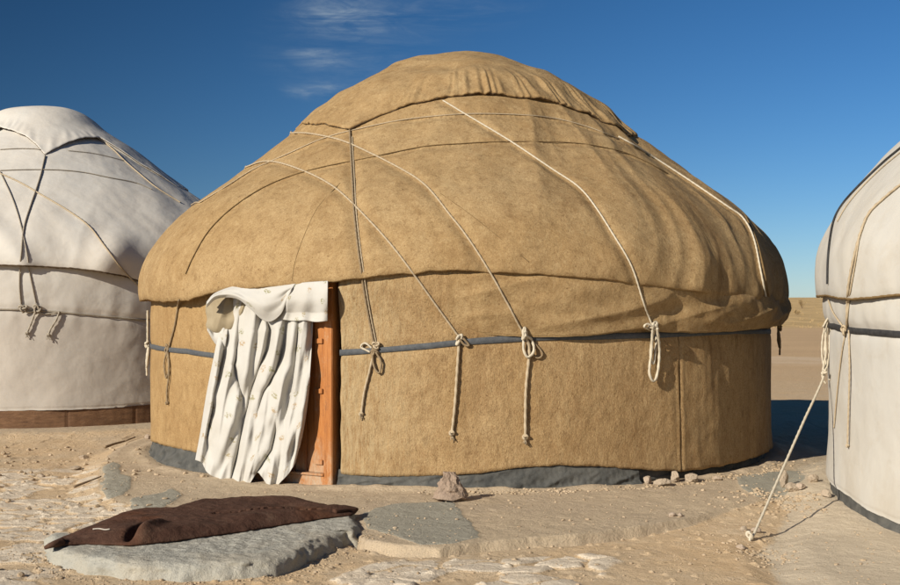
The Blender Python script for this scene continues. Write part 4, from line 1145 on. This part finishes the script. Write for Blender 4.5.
def slab_prof(q, x, y, bx, by, a):
    R_ = math.hypot(bx, by)
    edge = (1 - q) * R_
    t = 0.030 + .010 * fn(x * 1.5, y * 1.5, 1) + .005 * fn(x * 6, y * 6, 2)
    roundr = .12
    if edge < roundr: 
        k = 1 - edge / roundr
        z = t - (t + .14) * (1 - math.sqrt(max(1 - k ** 2.4, 0)))
    else: z = t
    z += (.009 * fn(x * 14, y * 14, 4) + .005 * fn(x * 40, y * 40, 4)) * (1 if edge > .03 else .2)
    ex = bx / R_; ey = by / R_; jag = .030 * fn(x * 3.2, y * 3.2, 9) * sm(.4, 0, edge) + (.040 * fn(x * 6, y * 6, z * 30) + .028 * fn(x * 17, y * 17, z * 55 + 3)) * sm(.16, 0, edge)
    return ex * jag, ey * jag, z
me = blob('concrete_slab', slab_poly, 0, None, None, prof=slab_prof)
slab = link('concrete_slab', me, M['concrete']); tag(slab, 'rough grey cement slab under the dark brown felt in the foreground', 'slab')
felt_px = [(45, 546), (60, 538), (95, 524), (130, 512), (165, 505), (205, 497), (250, 495), (300, 496), (335, 500), (352, 505), (357, 509), (352, 514), (330, 517), (290, 523), (240, 531), (190, 538), (150, 543), (125, 544), (90, 543), (62, 545)]
felt_poly = [G(a, b, .10 if b < 508 else .045) for a, b in felt_px]
def felt_prof(q, x, y, bx, by, a):
    R_ = math.hypot(bx, by); edge = (1 - q) * R_
    r = .06
    bulk = .054 * sm(1.0, .15, abs(bx * q) / 1.35) + .015
    z = .040 + bulk * (1 - (1 - min(edge / .22, 1)) ** 2.2) ** .8
    z += (.020 * fn(x * 2.2, y * 4, 3) + .010 * fn(x * 6, y * 7, 5) + .004 * fn(x * 20, y * 20, 5)) * sm(0, .12, edge)
    # creases and the open fold near the left
    fx = fold_c.x; fy = fold_c.y
    u = (x - fx) * fold_d.x + (y - fy) * fold_d.y; w = -(x - fx) * fold_d.y + (y - fy) * fold_d.x
    w += .03 * math.sin(u * 8)
    z -= .085 * math.exp(-(w / .028) ** 2) * sm(.27, .15, abs(u)) * sm(-.0, .03, edge)
    z += .035 * math.exp(-((w + .075) / .05) ** 2) * sm(.3, .15, abs(u))
    w2 = math.sin((x * 1.2 + y * 2.2) * 3.2 + fn(x, y, 1) * 2); z += .006 * w2 * sm(0, .2, edge)
    ex = bx / R_; ey = by / R_; jag = (.018 * fn(x * 6, y * 6, 19) + .008 * fn(x * 19, y * 19, 3)) * sm(.2, 0, edge)
    if q > .995: z = .038
    return ex * jag, ey * jag, max(z, .036)
fa = Vector((*G(131, 543, .06), 0)); fb_ = Vector((*G(148, 514, .14), 0)); fold_c = (fa + fb_) / 2; fold_d = (fb_ - fa).normalized()
me = blob('felt_sheet', felt_poly, 0, None, None, prof=felt_prof, nr=110, na=520)
fs = link('felt_sheet', me, M['brown']); tag(fs, 'dark brown felt sheet folded on the grey slab', 'felt sheet')
s_ = fs.modifiers.new('thickness', 'SOLIDIFY'); s_.thickness = .012; s_.offset = -1
# loose corner at the left tip and the flap at the right tip
def on_felt(px, py, z): p = ground_at(px, py, z); return p
V, Fc = tube_data(catmull([on_felt(62, 542, .06), on_felt(52, 545, .055), on_felt(45, 548, .035)], 8), lambda t: .030 * (1 - t * .6), 8, False)
link('corner', mesh_from('corner', V, Fc), M['brown'], fs)
V, Fc = tube_data(catmull([on_felt(334, 512, .07), on_felt(346, 509.5, .075), on_felt(357, 509, .07)], 8), lambda t: .022 * (1 - t * .75), 8, False)
link('corner', mesh_from('corner', V, Fc), M['brown'], fs)
bvF = BVHTree.FromPolygons([v.co for v in fs.data.vertices], [tuple(p.vertices) for p in fs.data.polygons])
P = []
for a, b in [(93, 530.5), (99, 530), (105, 531), (110, 530.5)]:
    h = bvF.ray_cast(EYE, ray(a, b)); 
    if h[0]: P.append(h[0] + Vector((0, 0, .008)))
if len(P) > 2:
    V, Fc = tube_data(catmull(P, 6), .005, 7, False); t_ = link('twig', mesh_from('twig', V, Fc), M['white_twig']); tag(t_, 'short bleached white stick lying on the brown felt', 'twig')

# ================================================================== STONES
def rock(name, px, py, w, h, mat, label, cat='stone', group=None, seed=0, shape=None, zb=None, flat=.0):
    p0 = ground_at(px, py, -.0); z = gz(p0.x, p0.y)
    p0 = ground_at(px, py, z); z = gz(p0.x, p0.y)
    bm = bmesh.new(); bmesh.ops.create_icosphere(bm, subdivisions=4 if w > .1 else 3, radius=1)
    rnd = random.Random(seed)
    planes = [(Vector((rnd.gauss(0, 1), rnd.gauss(0, 1), rnd.gauss(0, .7))).normalized(), rnd.uniform(.55, .85)) for _ in range(11)]
    for v in bm.verts:
        d = v.co.normalized(); r = 1
        for n_, k in planes:
            c_ = d.dot(n_)
            if c_ > 0 and shape is None: r = min(r, k / c_)
        co2 = d * r
        if shape == 'cone':
            zz = (co2.z + 1) / 2; q = max(1.0 - .80 * zz ** 1.25 + .10 * fn(d.x * 3, d.y * 3, zz * 4), .05) * min(1, zz * 8 + .5); k2 = 1 / max(math.hypot(d.x, d.y), .25); d = Vector((d.x * k2, d.y * k2, d.z))
            co2 = Vector((d.x * q * (.95 + .2 * fn(d.x * 2, d.y * 2, 3)), d.y * q * .8, zz * 1.65 - .55)); co2.x += -.10 * zz
        co2 += d * ((.15 if shape else .09) * fn(d.x * 3 + seed, d.y * 3, d.z * 3) + .05 * fn(d.x * 8 + seed, d.y * 8, d.z * 8) + .02 * fn(d.x * 20, d.y * 20, d.z * 20))
        v.co = Vector((co2.x * w / 2, co2.y * w / 2 * .8, co2.z * h / 2 + h * .32))
    ang = rnd.uniform(0, 6) if shape is None else .2
    me = bpy.data.meshes.new(name); bm.to_mesh(me); bm.free()
    o = link(name, me, mat); me.transform(Matrix.Rotation(ang, 4, 'Z')); o.location = (p0.x, p0.y, z)
    for p in me.polygons: p.use_smooth = shape is None and w < .1
    tag(o, label, cat, group); return o
rock('stone', 451, 501, .31, .27, M['rock3'], 'pointed pinkish stone standing against the foot of the brown yurt', shape='cone', seed=5)
grp = 'rubble stones along the foot of the brown yurt'
for i, (a, b, w, h, mm, lb_) in enumerate([
        (620, 480, .26, .12, 'rock2', 'broad grey-brown stone, leftmost rubble stone under the yurt wall'),
        (648, 484, .11, .10, 'rock', 'small pale block at the foot of the yurt wall'),
        (662, 486, .16, .10, 'rock2', 'flattish grey stone just right of the small pale block'),
        (675, 482, .15, .12, 'rock2', 'rounded stone below the seam in the yurt wall'),
        (692, 482, .15, .10, 'rock2', 'low brown stone right of the wall seam'),
        (718, 480, .10, .05, 'rock', 'thin pale stone, rightmost of the row under the yurt wall'),
        (600, 482, .12, .07, 'rock2', 'little stone half tucked under the grey skirt of the yurt')]):
    rock('stone', a, b, w, h, M[mm], lb_, group=grp, seed=20 + i)
for i, (a, b, w, h, mm, lb_) in enumerate([
        (672, 524, .07, .04, 'rock', 'small white pebble, left of a pair on the bare apron edge'),
        (680, 524, .06, .035, 'rock', 'small white pebble, right of a pair on the bare apron edge'),
        (744, 533, .07, .05, 'rock2', 'dark little stone left of the guy rope foot'),
        (755, 538, .09, .05, 'rock', 'pale stone beside the guy rope foot'),
        (741, 546, .08, .04, 'rock', 'flat pale stone in front of the guy rope foot'),
        (784, 489, .10, .20, 'rock2', 'upright stone spike between the yurts beside the guy rope'),
        (793, 493, .16, .09, 'rock2', 'dark lump of rubble right of the upright stone spike'),
        (812, 482, .12, .09, 'rock2', 'dark stone close to the base of the cream yurt'),
        (800, 490, .12, .07, 'rock', 'pale broken lump between the two rubble stones near the cream yurt'),
        (826, 498, .10, .08, 'rock2', 'stone wedged at the skirt corner of the cream yurt'),
        (84, 458, .12, .06, 'rock2', 'dark clod on the sand left of the brown yurt, upper one'),
        (75, 470, .14, .05, 'rock2', 'dark clod on the sand left of the brown yurt, middle one'),
        (40, 478, .12, .04, 'rock2', 'dark clod on the sand far left, lower one'),
        (148, 439, .09, .07, 'rock', 'pale stone at the left foot of the brown yurt')]):
    rock('stone', a, b, w, h, M[mm], lb_, group='loose stones on the sand', seed=50 + i)
# twigs
def twig(pts, r, label):
    P = [Vector((*G(a, b), 0)) for a, b in pts]
    P = [Vector((p.x, p.y, gz(p.x, p.y) + r + .012)) for p in P]
    V, Fc = tube_data(catmull(P, 8), lambda t: r * (1 - .5 * t), 7, False)
    V2, Fc2 = V, Fc
    mid = P[len(P) // 2]; tube_data([mid, mid + Vector((.06, .07, .02))], r * .5, 5, False, V=V2, Fc=Fc2)
    tag(link('twig', mesh_from('twig', V2, Fc2), M['twig']), label, 'twig')
twig([(105, 443), (114, 440.5), (124, 438), (135, 434)], .016, 'long bent dry twig on the sand between left and middle yurts')
twig([(74, 481), (88, 479), (101, 477)], .012, 'thin dry twig left of the grey cement patch')

# gravel ---------------------------------------------------------------
def gravel():
    rnd = random.Random(3); V = []; Fc = []
    base = bmesh.new(); bmesh.ops.create_icosphere(base, subdivisions=1, radius=1); base.verts.index_update()
    bv = [v.co.copy() for v in base.verts]; bf = [[v.index for v in f.verts] for f in base.faces]; base.free()
    spots = []
    for _ in range(520):   # along the slab foot
        i = rnd.randrange(8, len(slab_poly)); a = Vector(slab_poly[i]); b = Vector(slab_poly[(i + 1) % len(slab_poly)])
        p = a.lerp(b, rnd.random()); c = Vector((sum(q[0] for q in slab_poly) / len(slab_poly), sum(q[1] for q in slab_poly) / len(slab_poly)))
        o = (p - c).normalized() * abs(rnd.gauss(0, .10)); spots.append((p.x + o.x + rnd.gauss(0, .05), p.y + o.y - .02, rnd.uniform(.003, .010) * (1.8 if rnd.random() < .08 else 1)))
    for _ in range(2600): spots.append((rnd.uniform(-4.4, 4), rnd.uniform(6.6, 13), rnd.uniform(.002, .009) * (1.7 if rnd.random() < .06 else 1)))
    for _ in range(260): spots.append((rnd.uniform(-5.2, -2.2), rnd.uniform(7, 14.5), rnd.uniform(.010, .032)))
    for _ in range(160): spots.append((rnd.uniform(-3, 3.4), rnd.uniform(7, 10.2), rnd.uniform(.008, .018)))
    for _ in range(380):
        t = rnd.uniform(-.1, 1.1); spots.append((MC[0] + 3.62 * math.sin(t) + rnd.gauss(0, .05), MC[1] - 3.62 * math.cos(t) + rnd.gauss(0, .06), rnd.uniform(.004, .018)))
    for _ in range(160): spots.append((rnd.gauss(2.1, .12), rnd.gauss(8.45, .18), rnd.uniform(.004, .014)))
    for _ in range(260): spots.append((rnd.gauss(2.75, .22), rnd.gauss(10.4, .25), rnd.uniform(.004, .02)))
    sx = np.array([[s[0] for s in spots]]); sy = np.array([[s[1] for s in spots]]); hz = ground_fields(sx, sy)[0][0]
    for (x, y, r), z in zip(spots, hz):
        if math.hypot(x - MC[0], y - MC[1]) < 3.5 or math.hypot(x - RC[0], y - RC[1]) < 3.4: continue
        b = len(V); rot = Matrix.Rotation(rnd.uniform(0, 6), 3, 'Z'); q = (rnd.uniform(.7, 1.4), rnd.uniform(.7, 1.2), rnd.uniform(.4, .8))
        for v in bv:
            w = rot @ Vector((v.x * q[0], v.y * q[1], v.z * q[2])) * r * rnd.uniform(.85, 1.15); V.append(Vector((x, y, z + r * .25)) + w)
        Fc.extend([[b + i for i in f] for f in bf])
    o = link('gravel', mesh_from('gravel', V, Fc), M['grit'], smooth=False); tag(o, 'loose grit and pebbles scattered on the sand', 'gravel', kind='stuff')
M['grit'] = simple('grit_pebbles', (.34, .25, .155), (.48, .375, .255), 2.5, .95, 60, .3, .004, spec=.1)
gravel()

# ================================================================== FAR SCRUB
M['scrub'] = simple('dry_golden_scrub', (.34, .235, .11), (.52, .37, .18), .8, .95, 20, 0, .004, spec=.05)
def blades(V, Fc, x, y, z, h, w, n, rnd):
    for _ in range(n):
        a = rnd.uniform(0, 6.28); q = rnd.uniform(0, w); bx = x + math.cos(a) * q * .5; by = y + math.sin(a) * q * .5
        tx = x + math.cos(a) * q * 1.2; ty = y + math.sin(a) * q * 1.2; hh = h * rnd.uniform(.5, 1) * (1 - .4 * q / w)
        t = rnd.uniform(0, 3.14); k = h * .05; dx, dy = math.cos(t) * k, math.sin(t) * k; b = len(V)
        V.extend([Vector((bx - dx, by - dy, z - .02)), Vector((bx + dx, by + dy, z - .02)), Vector((tx + dx * .5, ty + dy * .5, z + hh)), Vector((tx - dx * .5, ty - dy * .5, z + hh))])
        Fc.append((b, b + 1, b + 2, b + 3))
rnd = random.Random(9); V = []; Fc = []
sp_ = [(rnd.uniform(-.9, 1.1), 84 + 330 * rnd.random() ** 1.6) for _ in range(5200)]
sp_ = [(a * y, y) for a, y in sp_]
hz = ground_fields(np.array([[s[0] for s in sp_]]), np.array([[s[1] for s in sp_]]))[0][0]
for (x, y), z in zip(sp_, hz): s = rnd.uniform(.09, .26); blades(V, Fc, x, y, z, s, s * 1.1, 9, rnd)
o = link('scrub', mesh_from('scrub', V, Fc), M['scrub'], smooth=False); tag(o, 'dry golden scrub covering the distant rise', 'scrub', kind='stuff')
def bush(px, py, Yd, h, w, label, seed):
    rnd = random.Random(seed); p = EYE + ray(px, py) * (Yd / ray(px, py).y); z = gz(p.x, p.y)
    V = []; Fc = []; V2 = []; F2 = []
    for k in range(9):
        a = rnd.uniform(0, 6.28); q = rnd.uniform(.2, .6) * w
        e = Vector((math.cos(a) * q, math.sin(a) * q, h * rnd.uniform(.6, 1))); P = catmull([Vector((0, 0, -.1)), e * .5 + Vector((rnd.gauss(0, .05), 0, .1)), e], 4)
        tube_data(P, lambda t: .03 * (1 - .7 * t), 5, False, V=V2, Fc=F2)
        for _ in range(60):
            t = rnd.uniform(.35, 1.05); c = e * t + Vector((rnd.gauss(0, .12), rnd.gauss(0, .12), rnd.gauss(0, .09))) * w
            b = len(V); s = rnd.uniform(.03, .07); u = Vector((rnd.gauss(0, 1), rnd.gauss(0, 1), rnd.gauss(0, 1))).normalized(); w_ = u.orthogonal().normalized()
            V.extend([c + u * s, c + w_ * s * .6, c - u * s, c - w_ * s * .6]); Fc.append((b, b + 1, b + 2, b + 3))
    E_ = empty('shrub', (p.x, p.y, z)); tag(E_, label, 'shrub', 'dry shrubs on the horizon')
    off = Vector((p.x, p.y, z))
    link('foliage', mesh_from('foliage', [v + off for v in V], Fc), M['scrub'], E_, False)
    link('stems', mesh_from('stems', [v + off for v in V2], F2), M['twig'], E_)
bush(788, 300, 190, 1.25, 1.1, 'low dry shrub on the skyline, nearer the brown yurt', 1)
bush(802, 300, 200, 1.7, 1.1, 'taller dry shrub on the skyline, nearer the cream yurt', 2)
bush(797, 310, 150, .55, .7, 'small dark bush below the skyline between the yurts', 3)

# ================================================================== LIGHT
SUN_AZ = math.radians(44); SUN_EL = math.radians(25.5)     # shadows run away from the camera and to the right
sd = Vector((math.sin(SUN_AZ) * math.cos(SUN_EL), math.cos(SUN_AZ) * math.cos(SUN_EL), -math.sin(SUN_EL)))
sl = bpy.data.lights.new('sun', 'SUN'); sl.energy = 5.0; sl.angle = R(.5); sl.color = (1, .925, .80)
so = bpy.data.objects.new('sun', sl); col.objects.link(so); so.rotation_euler = sd.to_track_quat('-Z', 'Y').to_euler(); so.location = (-10, -10, 12)
w = bpy.data.worlds.new('World'); sc.world = w; w.use_nodes = True; nt = w.node_tree; bg = nt.nodes['Background']
sky = nt.nodes.new('ShaderNodeTexSky'); sky.sky_type = 'NISHITA'; sky.sun_disc = False; sky.sun_elevation = SUN_EL
sky.sun_rotation = math.atan2(-sd.x, -sd.y); sky.altitude = 300; sky.air_density = .8; sky.dust_density = .1; sky.ozone_density = 6
# thin cirrus wisps
tc = nt.nodes.new('ShaderNodeTexCoord')
def wn(scale, sx, rot, det=6, dist=.6):
    mp = nt.nodes.new('ShaderNodeMapping'); mp.inputs['Scale'].default_value = sx; mp.inputs['Rotation'].default_value = rot; nt.links.new(tc.outputs['Generated'], mp.inputs['Vector'])
    return noise_tex(nt, scale, det, .62, mp.outputs[0], dist)
def spot(px, py, sx, sz):
    d = ray(px, py); s = nt.nodes.new('ShaderNodeSeparateXYZ'); nt.links.new(tc.outputs['Generated'], s.inputs[0])
    a = mth(nt, 'DIVIDE', mth(nt, 'SUBTRACT', s.outputs['X'], d.x), sx); b_ = mth(nt, 'DIVIDE', mth(nt, 'SUBTRACT', s.outputs['Z'], d.z), sz)
    r2 = mth(nt, 'ADD', mth(nt, 'MULTIPLY', a, a), mth(nt, 'MULTIPLY', b_, b_)); front = fr(nt, s.outputs['Y'], .3, .6)
    q_ = fr(nt, r2, 1, 0); return mth(nt, 'MULTIPLY', mth(nt, 'MULTIPLY', q_, q_), front)
wisp = mth(nt, 'MULTIPLY', fr(nt, wn(6, (1, 1, 8.5), (0, .16, 0), 9, .9), .38, .74), fr(nt, wn(26, (1, 1, 3), (0, -.5, 0), 6, 1.5), .25, .7))
m1 = mth(nt, 'ADD', mth(nt, 'MULTIPLY', spot(350, 14, .060, .022), 1.5), mth(nt, 'MULTIPLY', spot(322, 56, .034, .013), .9))
m1 = mth(nt, 'ADD', m1, mth(nt, 'MULTIPLY', spot(320, 91, .036, .010), 1.1)); m1 = mth(nt, 'ADD', m1, mth(nt, 'MULTIPLY', spot(460, 8, .075, .022), .7))
m1 = mth(nt, 'ADD', m1, mth(nt, 'MULTIPLY', spot(360, 48, .10, .065), .45))
cl_ = mth(nt, 'MULTIPLY', mth(nt, 'MULTIPLY', m1, wisp), .75)
hsv = nt.nodes.new('ShaderNodeHueSaturation'); hsv.inputs['Saturation'].default_value = 1.15; hsv.inputs['Value'].default_value = 1; nt.links.new(sky.outputs[0], hsv.inputs['Color'])
# the clear sky is polarised: darkest at right angles to the sun (Rayleigh), as seen through a polarising filter
dv = nt.nodes.new('ShaderNodeVectorMath'); dv.operation = 'DOT_PRODUCT'; nt.links.new(tc.outputs['Generated'], dv.inputs[0]); dv.inputs[1].default_value = tuple(-sd)
c2 = mth(nt, 'MULTIPLY', dv.outputs['Value'], dv.outputs['Value'])
pol = mth(nt, 'DIVIDE', mth(nt, 'SUBTRACT', 1.0, c2), mth(nt, 'ADD', c2, 1.0))
keep = mth(nt, 'SUBTRACT', 1.0, mth(nt, 'MULTIPLY', pol, .74))
cmb = nt.nodes.new('ShaderNodeVectorMath'); cmb.operation = 'SCALE'; nt.links.new(hsv.outputs[0], cmb.inputs[0]); nt.links.new(keep, cmb.inputs['Scale'])
skyc = mix(nt, cl_, cmb.outputs[0], (3.3, 4.1, 4.9))
nt.links.new(skyc, bg.inputs['Color']); bg.inputs['Strength'].default_value = .080
sc.view_settings.view_transform = 'Standard'; sc.view_settings.look = 'None'; sc.view_settings.exposure = .3; sc.view_settings.gamma = 1
try: sc.view_settings.use_curve_mapping = False
except Exception: pass
